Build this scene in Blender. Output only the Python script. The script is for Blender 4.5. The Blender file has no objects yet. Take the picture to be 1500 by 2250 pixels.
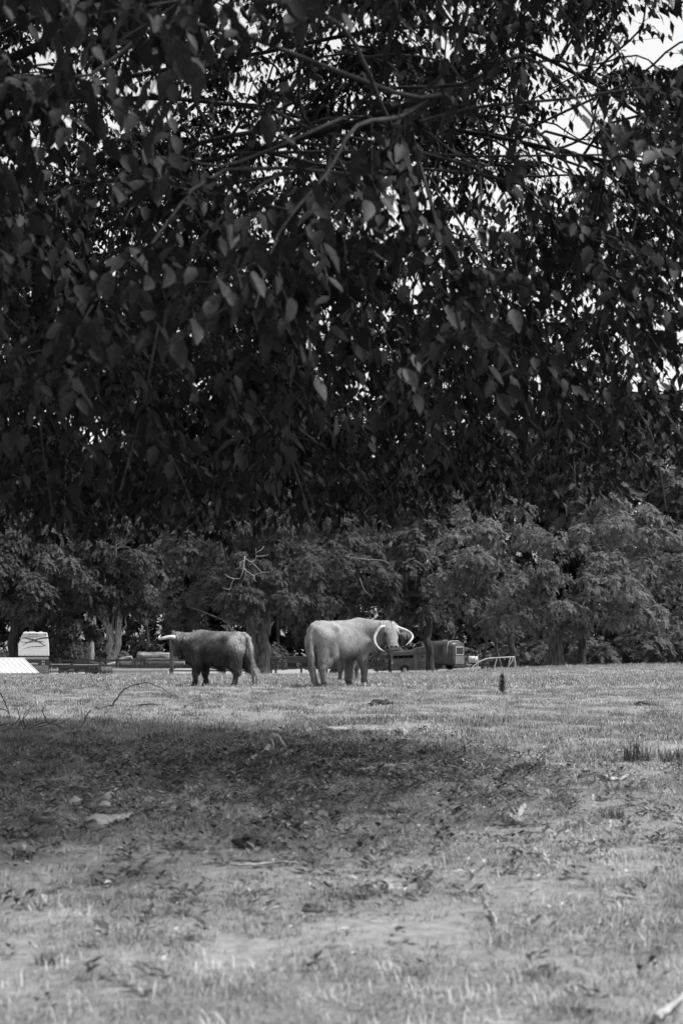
import bpy, bmesh, math, random
import numpy as np
from mathutils import Vector, Matrix

# ------------------------------------------------------------------ camera, sky, sun, exposure
SC = bpy.context.scene
COL = SC.collection
CAM_H = 0.85
FPX = 3125.0                       # focal length in photograph pixels (50 mm on a 24 x 36 frame)
PITCH = math.atan(290.0 / FPX)
cam_d = bpy.data.cameras.new('camera')
cam_d.sensor_fit = 'VERTICAL'; cam_d.sensor_height = 36.0; cam_d.sensor_width = 24.0
cam_d.lens = 50.0
cam_d.clip_start = 0.05; cam_d.clip_end = 3000.0
cam_d.dof.use_dof = True; cam_d.dof.focus_distance = 28.5; cam_d.dof.aperture_fstop = 5.0
cam = bpy.data.objects.new('camera', cam_d); COL.objects.link(cam)
cam.location = (0, 0, CAM_H); cam.rotation_euler = (math.pi / 2 + PITCH, 0, 0)
SC.camera = cam

SUN_EL, SUN_AZ = math.radians(57), math.radians(98)     # azimuth clockwise from the viewing direction (+Y): from the right, a little behind
w = bpy.data.worlds.new('World'); SC.world = w; w.use_nodes = True
nt = w.node_tree; nt.nodes.clear()
sky = nt.nodes.new('ShaderNodeTexSky'); sky.sky_type = 'NISHITA'; sky.sun_disc = False
sky.sun_elevation = SUN_EL; sky.sun_rotation = SUN_AZ; sky.air_density = 3.0; sky.dust_density = 1.0; sky.ozone_density = 1.0
bw = nt.nodes.new('ShaderNodeRGBToBW'); bg = nt.nodes.new('ShaderNodeBackground'); wo = nt.nodes.new('ShaderNodeOutputWorld')
nt.links.new(sky.outputs[0], bw.inputs[0]); nt.links.new(bw.outputs[0], bg.inputs[0]); nt.links.new(bg.outputs[0], wo.inputs[0])
bg.inputs[1].default_value = 0.065
sl = bpy.data.lights.new('sun', 'SUN'); sl.energy = 2.2; sl.angle = math.radians(9); sl.color = (1, 1, 1)
so = bpy.data.objects.new('sun', sl); COL.objects.link(so)
sdir = Vector((math.sin(SUN_AZ) * math.cos(SUN_EL), math.cos(SUN_AZ) * math.cos(SUN_EL), math.sin(SUN_EL)))
so.rotation_euler = sdir.to_track_quat('Z', 'Y').to_euler(); so.location = (20, -10, 30)
SC.view_settings.view_transform = 'Standard'; SC.view_settings.look = 'None'
SC.view_settings.exposure = 1.65; SC.view_settings.gamma = 1.0; SC.view_settings.use_curve_mapping = False
SC.render.engine = 'CYCLES'
SC.cycles.use_denoising = True
SC.cycles.max_bounces = 6; SC.cycles.diffuse_bounces = 3; SC.cycles.glossy_bounces = 2; SC.cycles.transmission_bounces = 2
SC.cycles.caustics_reflective = False; SC.cycles.caustics_refractive = False

random.seed(7); RNG = np.random.default_rng(7)

# ------------------------------------------------------------------ helpers
def P(px, py, Y):
    """photograph pixel -> the point of its ray whose distance ahead of the camera is Y metres"""
    u = (px - 750.0) / FPX; v = (1125.0 - py) / FPX
    d = Vector((u, math.cos(PITCH) - v * math.sin(PITCH), math.sin(PITCH) + v * math.cos(PITCH)))
    t = Y / d.y
    return Vector((d.x * t, Y, CAM_H + d.z * t))

def sstep(a, b, x):
    t = np.clip((np.asarray(x, float) - a) / (b - a), 0, 1); return t * t * (3 - 2 * t)

_zl = [(0, 0.0), (12, .02), (20, .02), (28.5, P(450, 1508, 28.5).z)] + [(Y, P(200, py, Y).z) for Y, py in ((45, 1491), (60, 1484), (75, 1488), (90, 1496), (112, 1491), (122, 1484), (150, 1468), (185, 1460), (300, 1440), (700, 1428))]
_zr = [(0, 0.0), (12, .02), (20, .02), (28.5, P(450, 1508, 28.5).z)] + [(Y, P(1200, py, Y).z) for Y, py in ((45, 1485), (60, 1470), (74, 1462), (90, 1464), (112, 1471), (130, 1470), (150, 1462), (185, 1455), (300, 1440), (700, 1428))]
ZL = np.array(_zl); ZR = np.array(_zr)
def terrain(x, y):
    x = np.asarray(x, float); y = np.asarray(y, float)
    zl = np.interp(y, ZL[:, 0], ZL[:, 1]); zr = np.interp(y, ZR[:, 0], ZR[:, 1])
    t = sstep(-3, 16, x)
    z = zl * (1 - t) + zr * t
    z = z + .02 * np.sin(x * 1.7 + .6 * y) * np.sin(y * 1.1 - .8 * x) * sstep(1.0, 6, y) * (1 - .6 * sstep(15, 40, y)) + .012 * np.sin(3.9 * x + 1) * np.sin(3.1 * y + 2.2 * x)
    return z
def tz(x, y): return float(terrain(x, y))

def ground(px, py):
    """where a pixel's ray first meets the ground"""
    Y = 1.0; last = None
    while Y < 200:
        p = P(px, py, Y)
        if p.z < tz(p.x, p.y): break
        Y *= 1.01
    lo, hi = Y / 1.01, Y
    for _ in range(20):
        m = (lo + hi) / 2; p = P(px, py, m)
        if p.z < tz(p.x, p.y): hi = m
        else: lo = m
    p = P(px, py, hi); p.z = tz(p.x, p.y); return p

# --- materials (the photograph is black and white: every colour is a grey)
def mat(name, v, v2=None, scale=8.0, rough=.7, stretch=(1, 1, 1), bump=0.0, bscale=None, metal=0.0, spec=.3, detail=5.0, island=0.0, attr=None, tex='NOISE', contrast=(.35, .65), trans=0.0):
    m = bpy.data.materials.new(name); m.use_nodes = True; n = m.node_tree; N = n.nodes; L = n.links
    bsdf = N['Principled BSDF']; bsdf.inputs['Roughness'].default_value = rough; bsdf.inputs['Metallic'].default_value = metal
    bsdf.inputs['Specular IOR Level'].default_value = spec
    g = lambda a: (a, a, a, 1)
    bsdf.inputs['Base Color'].default_value = g(v)
    tc = N.new('ShaderNodeTexCoord'); mp = N.new('ShaderNodeMapping'); mp.inputs['Scale'].default_value = stretch
    L.new(tc.outputs['Object'], mp.inputs[0])
    col = None
    if v2 is not None:
        tx = N.new('ShaderNodeTexNoise'); tx.inputs['Scale'].default_value = scale; tx.inputs['Detail'].default_value = detail
        L.new(mp.outputs[0], tx.inputs['Vector'])
        r = N.new('ShaderNodeValToRGB'); r.color_ramp.elements[0].position = contrast[0]; r.color_ramp.elements[1].position = contrast[1]
        r.color_ramp.elements[0].color = g(v); r.color_ramp.elements[1].color = g(v2)
        L.new(tx.outputs['Fac'], r.inputs[0]); col = r.outputs[0]
    if attr:
        a = N.new('ShaderNodeAttribute'); a.attribute_name = attr
        if col is None: col = a.outputs['Color']
        else:
            mx = N.new('ShaderNodeMix'); mx.data_type = 'RGBA'; mx.blend_type = 'MULTIPLY'; mx.inputs[0].default_value = 1
            L.new(col, mx.inputs[6]); L.new(a.outputs['Color'], mx.inputs[7]); col = mx.outputs[2]
    if island:
        ge = N.new('ShaderNodeNewGeometry'); mr = N.new('ShaderNodeMapRange'); mr.inputs[3].default_value = 1 - island; mr.inputs[4].default_value = 1 + island
        L.new(ge.outputs['Random Per Island'], mr.inputs[0])
        mx = N.new('ShaderNodeMix'); mx.data_type = 'RGBA'; mx.blend_type = 'MULTIPLY'; mx.inputs[0].default_value = 1
        if col is None: mx.inputs[6].default_value = g(v)
        else: L.new(col, mx.inputs[6])
        L.new(mr.outputs[0], mx.inputs[7]); col = mx.outputs[2]
    if col is not None: L.new(col, bsdf.inputs['Base Color'])
    if bump:
        tb = N.new('ShaderNodeTexNoise'); tb.inputs['Scale'].default_value = bscale or scale; tb.inputs['Detail'].default_value = 6
        L.new(mp.outputs[0], tb.inputs['Vector'])
        b = N.new('ShaderNodeBump'); b.inputs['Strength'].default_value = bump; b.inputs['Distance'].default_value = .02
        L.new(tb.outputs['Fac'], b.inputs['Height']); L.new(b.outputs[0], bsdf.inputs['Normal'])
    if trans:
        tr = N.new('ShaderNodeBsdfTranslucent'); ms = N.new('ShaderNodeMixShader'); ms.inputs[0].default_value = trans
        if col is not None: L.new(col, tr.inputs[0])
        else: tr.inputs[0].default_value = g(v)
        L.new(bsdf.outputs[0], ms.inputs[1]); L.new(tr.outputs[0], ms.inputs[2]); L.new(ms.outputs[0], N['Material Output'].inputs[0])
    return m

M = {}
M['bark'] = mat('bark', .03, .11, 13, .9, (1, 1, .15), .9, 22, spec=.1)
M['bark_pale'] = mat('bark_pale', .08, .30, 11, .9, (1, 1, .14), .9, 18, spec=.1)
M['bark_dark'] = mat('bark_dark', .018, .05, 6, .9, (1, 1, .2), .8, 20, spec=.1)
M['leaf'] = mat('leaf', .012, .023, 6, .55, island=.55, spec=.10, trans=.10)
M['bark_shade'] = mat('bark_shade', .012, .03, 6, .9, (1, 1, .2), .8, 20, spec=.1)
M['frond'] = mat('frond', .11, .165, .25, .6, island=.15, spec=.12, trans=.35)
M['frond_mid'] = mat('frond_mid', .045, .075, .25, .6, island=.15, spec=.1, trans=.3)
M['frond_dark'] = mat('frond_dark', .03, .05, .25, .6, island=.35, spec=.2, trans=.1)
M['dead_wood'] = mat('dead_wood', .15, .27, 9, .85, (1, 1, .3), .4, 30)
M['log'] = mat('log_bark', .06, .24, 5, .9, (.25, 1, 2.2), .8, 14, contrast=(.4, .62))
M['stick'] = mat('stick', .035, .10, 14, .85, bump=.5, bscale=40)
M['stick_pale'] = mat('stick_pale', .18, .33, 14, .85, bump=.5, bscale=40)
M['stone'] = mat('stone', .22, .36, 9, .85, bump=.7, bscale=24)
M['dung'] = mat('dung', .03, .07, 18, .9, bump=1, bscale=40)
M['soil'] = mat('soil', .18, .34, 14, .95, bump=1, bscale=40)
M['white_steel'] = mat('white_steel', .38, .46, 1.5, .45, spec=.4)
M['dark_steel'] = mat('dark_steel', .02, .045, 3, .5, metal=.2)
M['grey_steel'] = mat('grey_steel', .30, .42, 3, .45, bump=.1)
M['rail'] = mat('rail', .022, .05, 4, .8, (.3, 3, 3), .4, 14)
M['rv'] = mat('rv_paint', .60, .66, .8, .3, spec=.5)
M['rv_dark'] = mat('rv_dark', .02, .03, 2, .35, spec=.5)
M['rv_trim'] = mat('rv_trim', .36, .42, 2, .35)
M['lamp'] = mat('lamp_lens', .35, .45, 8, .3)
M['tyre'] = mat('tyre', .012, .025, 10, .9)
M['trailer'] = mat('trailer_paint', .08, .13, 2.2, .6, bump=.15)
M['trailer_roof'] = mat('trailer_roof', .055, .09, 2, .55)
M['gap'] = mat('gap', .006)
M['alu'] = mat('old_aluminium', .035, .075, 1.6, .42, metal=.5, bump=.12, bscale=5)
M['glass'] = mat('window_glass', .01, rough=.15, spec=.5)
M['hornm'] = mat('horn', .28, .52, 9, .4, bump=.1)
M['hoofm'] = mat('hoof', .03, .06, 20, .6)
M['eyem'] = mat('eye', .006, rough=.1, spec=.6)
M['nosem'] = mat('nose', .16, .26, 30, .55)
M['coat'] = mat('coat', .62, 1.1, 6, .8, (1, 1, .35), attr='shade', spec=.15, bump=.5, bscale=26)
M['hair'] = mat('hair', 1, attr='shade', rough=.6, spec=.25)

# --- objects
def link(name, me, parent=None, m=None):
    o = bpy.data.objects.new(name, me); COL.objects.link(o)
    if m is not None and not me.materials: me.materials.append(m)
    if parent is not None: o.parent = parent
    return o
def tag(o, label, cat, group=None, kind=None):
    o['label'] = label; o['category'] = cat
    if group: o['group'] = group
    if kind: o['kind'] = kind
    return o
def structure(o, label=None):
    o['kind'] = 'structure'
    if label: o['label'] = label
    return o
def empty(name, loc, label, cat, group=None, rz=0.0):
    o = bpy.data.objects.new(name, None); COL.objects.link(o); o.location = loc; o.rotation_euler = (0, 0, rz); o.empty_display_size = .2
    return tag(o, label, cat, group)

def np_mesh(name, V, faces, smooth=False):
    """V (n,3); faces: list of (m,k) int arrays"""
    me = bpy.data.meshes.new(name)
    V = np.asarray(V, np.float32)
    me.vertices.add(len(V)); me.vertices.foreach_set('co', V.ravel())
    faces = [np.asarray(f, np.int32) for f in faces if len(f)]
    loops = np.concatenate([f.ravel() for f in faces]); tot = np.concatenate([np.full(len(f), f.shape[1], np.int32) for f in faces])
    start = np.concatenate([[0], np.cumsum(tot)[:-1]]).astype(np.int32)
    me.loops.add(len(loops)); me.loops.foreach_set('vertex_index', loops)
    me.polygons.add(len(tot)); me.polygons.foreach_set('loop_start', start); me.polygons.foreach_set('loop_total', tot)
    if smooth: me.polygons.foreach_set('use_smooth', np.ones(len(tot), bool))
    me.update(calc_edges=True); me.validate()
    return me

class MB:
    def __init__(s): s.v = []; s.f3 = []; s.f4 = []; s.fn = []
    def add(s, vs, fs):
        b = len(s.v); s.v += [tuple(p) for p in vs]
        for f in fs: s.fn.append([b + i for i in f])
        return s
    def box(s, a, b):
        x0, y0, z0 = a; x1, y1, z1 = b
        x0, x1 = min(x0, x1), max(x0, x1); y0, y1 = min(y0, y1), max(y0, y1); z0, z1 = min(z0, z1), max(z0, z1)
        return s.add([(x0, y0, z0), (x1, y0, z0), (x1, y1, z0), (x0, y1, z0), (x0, y0, z1), (x1, y0, z1), (x1, y1, z1), (x0, y1, z1)],
                     [(0, 3, 2, 1), (4, 5, 6, 7), (0, 1, 5, 4), (1, 2, 6, 5), (2, 3, 7, 6), (3, 0, 4, 7)])
    def prism(s, pts, d):
        """outline pts (3-D, planar) pushed by vector d"""
        n = len(pts); d = Vector(d); pts = [Vector(p) for p in pts]
        vs = pts + [p + d for p in pts]
        fs = [tuple(range(n)), tuple(range(2 * n - 1, n - 1, -1))] + [(i, i + n, (i + 1) % n + n, (i + 1) % n) for i in range(n)]
        return s.add(vs, fs)
    def beam(s, a, b, wd, ht):
        """rectangular bar between two points: wd across, ht in height"""
        a = Vector(a); b = Vector(b); d = (b - a).normalized()
        up = Vector((0, 0, 1)) if abs(d.z) < .9 else Vector((0, 1, 0))
        sx = d.cross(up).normalized() * wd / 2; u = sx.cross(d).normalized() * ht / 2
        return s.prism([a - sx - u, a + sx - u, a + sx + u, a - sx + u], b - a)
    def tube(s, pts, rad, n=8, cap=True, wob=0.0):
        pts = [Vector(p) for p in pts]
        if not hasattr(rad, '__len__'): rad = [rad] * len(pts)
        b = len(s.v); side = None
        for i, p in enumerate(pts):
            t = (pts[min(i + 1, len(pts) - 1)] - pts[max(i - 1, 0)])
            t = t.normalized() if t.length > 1e-9 else Vector((0, 0, 1))
            if side is None:
                side = t.cross(Vector((0, 0, 1)) if abs(t.z) < .9 else Vector((1, 0, 0))).normalized()
            else:
                side = (side - t * side.dot(t)).normalized()
            up = t.cross(side)
            for k in range(n):
                a = 2 * math.pi * k / n; r = rad[i] * (1 + (random.uniform(-wob, wob) if wob else 0))
                s.v.append(tuple(p + (side * math.cos(a) + up * math.sin(a)) * r))
        for i in range(len(pts) - 1):
            for k in range(n):
                s.fn.append([b + i * n + k, b + i * n + (k + 1) % n, b + (i + 1) * n + (k + 1) % n, b + (i + 1) * n + k])
        if cap:
            s.fn.append([b + k for k in range(n)][::-1]); e = b + (len(pts) - 1) * n
            s.fn.append([e + k for k in range(n)])
        return s
    def mesh(s, name, smooth=False):
        me = bpy.data.meshes.new(name); me.from_pydata(s.v, [], s.fn); me.validate(); me.update()
        if smooth: me.polygons.foreach_set('use_smooth', np.ones(len(me.polygons), bool))
        return me
    def build(s, name, m, parent=None, smooth=False, bevel=0.0):
        off = parent_offset(parent)
        if off.length > 0: s.v = [tuple(Vector(p) - off) for p in s.v]
        o = link(name, s.mesh(name, smooth), parent, m)
        if bevel:
            b = o.modifiers.new('bevel', 'BEVEL'); b.width = bevel; b.segments = 2; b.limit_method = 'ANGLE'
        return o
def parent_offset(p):
    v = Vector((0, 0, 0))
    while p is not None: v = v + p.location; p = p.parent
    return v
def spline(pts, n):
    """Catmull-Rom through points"""
    pts = [Vector(p) for p in pts]; q = [pts[0] * 2 - pts[1]] + pts + [pts[-1] * 2 - pts[-2]]; out = []
    for i in range(1, len(q) - 2):
        for k in range(n):
            t = k / n; a, b, c, d = q[i - 1], q[i], q[i + 1], q[i + 2]
            out.append(.5 * ((2 * b) + (c - a) * t + (2 * a - 5 * b + 4 * c - d) * t * t + (3 * b - a - 3 * c + d) * t ** 3))
    out.append(pts[-1]); return out
def lerps(vals, n):
    x = np.linspace(0, len(vals) - 1, n); return list(np.interp(x, np.arange(len(vals)), vals))

# ------------------------------------------------------------------ the ground
def ground_material():
    m = bpy.data.materials.new('pasture_ground'); m.use_nodes = True; n = m.node_tree; N = n.nodes; L = n.links
    b = N['Principled BSDF']; b.inputs['Roughness'].default_value = .95; b.inputs['Specular IOR Level'].default_value = .1
    tc = N.new('ShaderNodeTexCoord')
    def noise(sc, det=6, ro=.6):
        t = N.new('ShaderNodeTexNoise'); t.inputs['Scale'].default_value = sc; t.inputs['Detail'].default_value = det; t.inputs['Roughness'].default_value = ro
        L.new(tc.outputs['Object'], t.inputs['Vector']); return t.outputs['Fac']
    def ramp(f, p0, v0, p1, v1):
        r = N.new('ShaderNodeValToRGB'); e = r.color_ramp.elements; e[0].position = p0; e[1].position = p1
        e[0].color = (v0, v0, v0, 1); e[1].color = (v1, v1, v1, 1); L.new(f, r.inputs[0]); return r.outputs[0]
    def mix(kind, f, a, c):
        x = N.new('ShaderNodeMix'); x.data_type = 'RGBA'; x.blend_type = kind
        if isinstance(f, float): x.inputs[0].default_value = f
        else: L.new(f, x.inputs[0])
        L.new(a, x.inputs[6]); L.new(c, x.inputs[7]); return x.outputs[2]
    soil = ramp(noise(16, 10, .78), .32, .12, .68, .33)
    turf = ramp(noise(42, 9, .8), .34, .10, .68, .30)
    at = N.new('ShaderNodeAttribute'); at.attribute_name = 'bare'
    ad = N.new('ShaderNodeMath'); ad.operation = 'MULTIPLY_ADD'; L.new(noise(5, 8, .75), ad.inputs[0]); ad.inputs[1].default_value = 1.0; L.new(at.outputs['Fac'], ad.inputs[2])
    f = ramp(ad.outputs[0], .80, 0, 1.30, 1)
    c = mix('MIX', f, turf, soil)
    c = mix('MULTIPLY', 1.0, c, ramp(noise(.9, 4), .3, .8, .7, 1.15))
    L.new(c, b.inputs['Base Color'])
    bp = N.new('ShaderNodeBump'); bp.inputs['Strength'].default_value = .8; bp.inputs['Distance'].default_value = .02
    L.new(noise(45, 8, .7), bp.inputs['Height']); L.new(bp.outputs[0], b.inputs['Normal'])
    return m

# how bare the soil is (0 turf .. 1 bare): worn ground under the tree, thin patches nearer the camera
BARE = [(-1.7, 4.6, 1.0, .55), (-1.0, 5.6, 1.2, .6), (-.3, 5.4, .8, .45), (.0, 4.3, .7, .4), (1.45, 6.2, .8, .45), (1.9, 6.9, .9, .5), (-1.2, 8.4, 1.6, .6),
        (-.4, 8.9, 1.3, .6), (.5, 9.0, .9, .5), (.9, 6.6, .5, .35), (-1.9, 7.0, .8, .4), (.6, 14.0, 1.6, .7), (-.05, 14.2, .6, .4), (1.1, 13.2, .5, .3), (-.75, 3.9, .5, .35), (.25, 5.0, .6, .3), (2.1, 12.2, .5, .4)]
_rb = np.random.default_rng(77)
BARE += [(_rb.uniform(-1, 1) * .28 * yy, yy, _rb.uniform(.12, .4), _rb.uniform(.10, .3)) for yy in _rb.uniform(3.2, 12, 70)]
def bare(x, y):
    x = np.asarray(x, float); y = np.asarray(y, float); v = np.zeros_like(x + y)
    for bx, by, rx, ry in BARE:
        v = np.maximum(v, np.exp(-((x - bx) / rx) ** 2 - ((y - by) / ry) ** 2))
    return v
def build_ground():
    ys = np.concatenate([np.linspace(-30, 0, 8)[:-1], np.linspace(0, 20, 121)[:-1], np.linspace(20, 70, 71)[:-1], np.linspace(70, 200, 66)[:-1], np.array([200, 230, 270, 330, 420, 550, 700, 1000, 1500])])
    xs = np.concatenate([-np.array([1500, 900, 500, 260, 140, 80, 50, 36]), np.linspace(-28, -4, 49)[:-1], np.linspace(-4, 4, 81)[:-1], np.linspace(4, 28, 49), np.array([36, 50, 80, 140, 260, 500, 900, 1500])])
    X, Y = np.meshgrid(xs, ys); Z = terrain(X, Y)
    V = np.stack([X, Y, Z], -1).reshape(-1, 3); nx, ny = len(xs), len(ys)
    i, j = np.meshgrid(np.arange(nx - 1), np.arange(ny - 1)); a = (j * nx + i).ravel()
    F = np.stack([a, a + 1, a + nx + 1, a + nx], 1)
    me = np_mesh('ground', V, [F], True)
    at = me.attributes.new('bare', 'FLOAT', 'POINT'); at.data.foreach_set('value', bare(X, Y).ravel().astype(np.float32))
    structure(link('ground', me, None, ground_material()))
    # pale gravel lane and dark wood floor behind the fence
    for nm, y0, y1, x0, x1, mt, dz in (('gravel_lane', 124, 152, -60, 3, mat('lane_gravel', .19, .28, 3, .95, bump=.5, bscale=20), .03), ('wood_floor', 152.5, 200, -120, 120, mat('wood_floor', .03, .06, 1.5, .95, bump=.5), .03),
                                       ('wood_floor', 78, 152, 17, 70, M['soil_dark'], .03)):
        xs = np.linspace(x0, x1, 60); ys = np.linspace(y0, y1, 16); X, Y = np.meshgrid(xs, ys); Z = terrain(X, Y) + dz + .0
        a = (np.arange(15)[:, None] * 60 + np.arange(59)[None]).ravel()
        structure(link(nm, np_mesh(nm, np.stack([X, Y, Z], -1).reshape(-1, 3), [np.stack([a, a + 1, a + 61, a + 60], 1)], True), None, mt))
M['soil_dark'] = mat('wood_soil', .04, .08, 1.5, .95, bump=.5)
build_ground()
# ------------------------------------------------------------------ cattle: one continuous skin each, from a blended distance field
def surface_nets(F, org, h):
    S = F < 0; nx, ny, nz = F.shape
    cs = (nx - 1, ny - 1, nz - 1); acc = np.zeros(cs + (3,)); cnt = np.zeros(cs)
    idx = [(i, j, k) for i in (0, 1) for j in (0, 1) for k in (0, 1)]
    sl = lambda c, A: A[c[0]:nx - 1 + c[0], c[1]:ny - 1 + c[1], c[2]:nz - 1 + c[2]]
    for a in idx:
        for ax in range(3):
            if a[ax]: continue
            b = list(a); b[ax] = 1; b = tuple(b)
            fa, fb = sl(a, F), sl(b, F); cr = (fa < 0) != (fb < 0)
            t = np.where(cr, fa / np.where(cr, fa - fb, 1), 0)
            for q in range(3): acc[..., q] += np.where(cr, a[q] + (t if q == ax else 0), 0)
            cnt += cr
    act = cnt > 0; ids = np.full(cs, -1); ids[act] = np.arange(act.sum())
    ci = np.argwhere(act); V = (ci + acc[act] / cnt[act][:, None]) * h + np.array(org)
    quads = []
    for ax in range(3):
        u, v = (ax + 1) % 3, (ax + 2) % 3
        sa = [slice(None)] * 3; sb = [slice(None)] * 3; sa[ax] = slice(0, -1); sb[ax] = slice(1, None)
        A, B = S[tuple(sa)], S[tuple(sb)]; cr = np.argwhere(A != B)
        cr = cr[(cr[:, u] > 0) & (cr[:, v] > 0) & (cr[:, u] < F.shape[u] - 1) & (cr[:, v] < F.shape[v] - 1)]
        ins = A[tuple(cr.T)]
        def cell(du, dv):
            c = cr.copy(); c[:, u] -= du; c[:, v] -= dv; return ids[tuple(c.T)]
        q = np.stack([cell(1, 1), cell(0, 1), cell(0, 0), cell(1, 0)], 1)
        q[~ins] = q[~ins][:, ::-1]; quads.append(q)
    return V, np.concatenate(quads)

def sd_cone(Pn, a, b, ra, rb):
    a = np.array(a, float); b = np.array(b, float); ab = b - a
    t = np.clip(((Pn - a) @ ab) / (ab @ ab), 0, 1)
    return np.linalg.norm(Pn - a - t[..., None] * ab, axis=-1) - (ra + (rb - ra) * t)
def sd_ell(Pn, c, r, R=None):
    q = Pn - np.array(c, float)
    if R is not None: q = q @ R
    r = np.array(r, float); k = np.linalg.norm(q / r, axis=-1)
    return (k - 1) * r.min() * (1 + .0 * k) if False else k * (k - 1) / np.maximum(np.linalg.norm(q / (r * r), axis=-1), 1e-6)
def smin(a, b, k):
    hh = np.clip(.5 + .5 * (b - a) / k, 0, 1); return b * (1 - hh) + a * hh - k * hh * (1 - hh)

def make_cow(name, label, origin, yaw, H, legs, head, tail, shade_fn, hair_n, hair_len, horns, light_hair, group, belly=0.0, forelock=True, seed=1, hair_w=.006, neckz=.80, nr=1.0, BL=1.0, lift=.06, flock=.10, hvar=.28, fl_mult=1.05):
    """local axes: +X to the head, +Y the animal's left, +Z up; H = height at the back; lengths in H"""
    rng = np.random.default_rng(seed)
    c, s = math.cos(yaw), math.sin(yaw)
    Rz = np.array([[c, -s, 0], [s, c, 0], [0, 0, 1]]); og = np.array(origin)
    loc = lambda wpt: (np.array(wpt) - og) @ Rz            # world -> local
    root = empty(name, origin, label, 'cow', group, yaw)
    hp, hf, hu = loc(head['poll']), np.array(head['f'], float) @ Rz, np.array(head['u'], float) @ Rz
    hf /= np.linalg.norm(hf); hu -= hf * (hu @ hf); hu /= np.linalg.norm(hu); hs = np.cross(hu, hf)
    HS = head.get('s', 1.0)
    hd = lambda x, y, z: hp + HS * (hf * x + hs * y + hu * z)
    RH = np.stack([hf, hs, hu], 1)
    h = .019
    prim = []
    SX = np.array((BL, 1, 1)); E = lambda cc, r, k=.06, R=None: prim.append(('e', np.array(cc) * H * SX, np.array(r) * H * SX, k, R))
    C = lambda a, b, ra, rb, k=.05: prim.append(('c', np.array(a) * H * SX, np.array(b) * H * SX, ra * H, rb * H, k))
    E((-.10, 0, .68), (.55, .215, .26)); E((-.06, 0, .63), (.42, .23, .215 + belly), .08); E((.30, 0, .69), (.25, .185, .285), .08)
    C((-.52, 0, .885), (.28, 0, .90), .085, .10, .06); E((.28, 0, .88), (.24, .09, .115), .08)
    E((-.45, 0, .75), (.22, .205, .22), .06)
    for sy in (-1, 1):
        E((-.34, sy * .125, .865), (.09, .06, .05), .08); E((-.60, sy * .08, .83), (.06, .05, .06), .06)
    E((.42, 0, .53), (.13 * nr, .105, .16), .08)
    for nm, sy in (('hl', 1), ('hr', -1)):
        dx, dy = legs[nm]
        C((-.47, sy * .125, .70), (-.37 + dx * .4, sy * .15, .48), .15, .095, .06); C((-.52, sy * .12, .62), (-.56 + dx * .7, sy * .135, .32), .12, .062, .05)
        C((-.37 + dx * .4, sy * .16, .46), (-.57 + dx * .8, sy * .14, .29), .08, .052, .04)
        C((-.57 + dx * .8, sy * .14, .29), (-.53 + dx, sy * .14 + dy, .085), .054, .043, .03); C((-.53 + dx, sy * .14 + dy, .085), (-.505 + dx, sy * .14 + dy, .045), .046, .045, .03)
    for nm, sy in (('fl', 1), ('fr', -1)):
        dx, dy = legs[nm]
        C((.32, sy * .13, .66), (.27, sy * .14, .43), .13, .085, .06)
        C((.27, sy * .14, .43), (.30 + dx * .7, sy * .135, .24), .08, .052, .04); C((.30 + dx * .7, sy * .135, .24), (.29 + dx, sy * .135 + dy, .085), .052, .043, .03)
        C((.29 + dx, sy * .135 + dy, .085), (.315 + dx, sy * .135 + dy, .045), .047, .046, .03)
    Hm = 1.0 / H
    neck_b = np.array((.36, 0, neckz)); pol = hp * Hm / SX; jaw = hd(.10, 0, -.17) * Hm / SX
    C(neck_b, pol - hu * .03, .20 * nr, .095, .09); C((.38, 0, .64), jaw, .17 * nr, .065, .08)
    md = ((np.array((.44, 0, .5)) + jaw) / 2); E(md - np.array((0, 0, .03)), (.11 * nr, .06, .13 * nr), .08); E((-.13, 0, .37), (.10, .035, .06), .05)
    def HC(a, b, ra, rb, k=.03): prim.append(('c', hd(*a), hd(*b), ra * HS, rb * HS, k))
    HC((.04, 0, -.06), (.2, 0, -.075), .135, .112); HC((.2, 0, -.075), (.42, 0, -.09), .11, .072); HC((.1, 0, -.17), (.4, 0, -.14), .085, .055)
    prim.append(('e', hd(.44, 0, -.10), np.array((.06, .092, .072)) * HS, .03, RH))
    for sy in (-1, 1):
        prim.append(('e', hd(.185, sy * .105, -.025), np.array((.05, .03, .03)) * HS, .02, RH))
        ang = sy * .35; Re = RH @ np.array([[math.cos(ang), -math.sin(ang), 0], [math.sin(ang), math.cos(ang), 0], [0, 0, 1]])
        prim.append(('e', hd(.03, sy * .235, -.13), np.array((.07, .13, .028)) * HS, .02, Re))
    tp = [np.array(p) * H * SX for p in tail]
    for i in range(len(tp) - 1):
        r = np.interp([i, i + 1], [0, len(tp) - 1], [.05, .022]) * H; prim.append(('c', tp[i], tp[i + 1], r[0], r[1], .025))
    allp = np.concatenate([[p[1] - .4, p[1] + .4] for p in prim if p[0] == 'c'] + [[p[1] - p[2].max() - .1, p[1] + p[2].max() + .1] for p in prim if p[0] == 'e'])
    lo = np.maximum(allp.min(0), (-9, -9, .0)); hi = allp.max(0)
    ax = [np.arange(lo[i], hi[i] + h, h) for i in range(3)]
    G = np.stack(np.meshgrid(*ax, indexing='ij'), -1).astype(np.float32); D = np.full(G.shape[:3], 9., np.float32)
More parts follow.
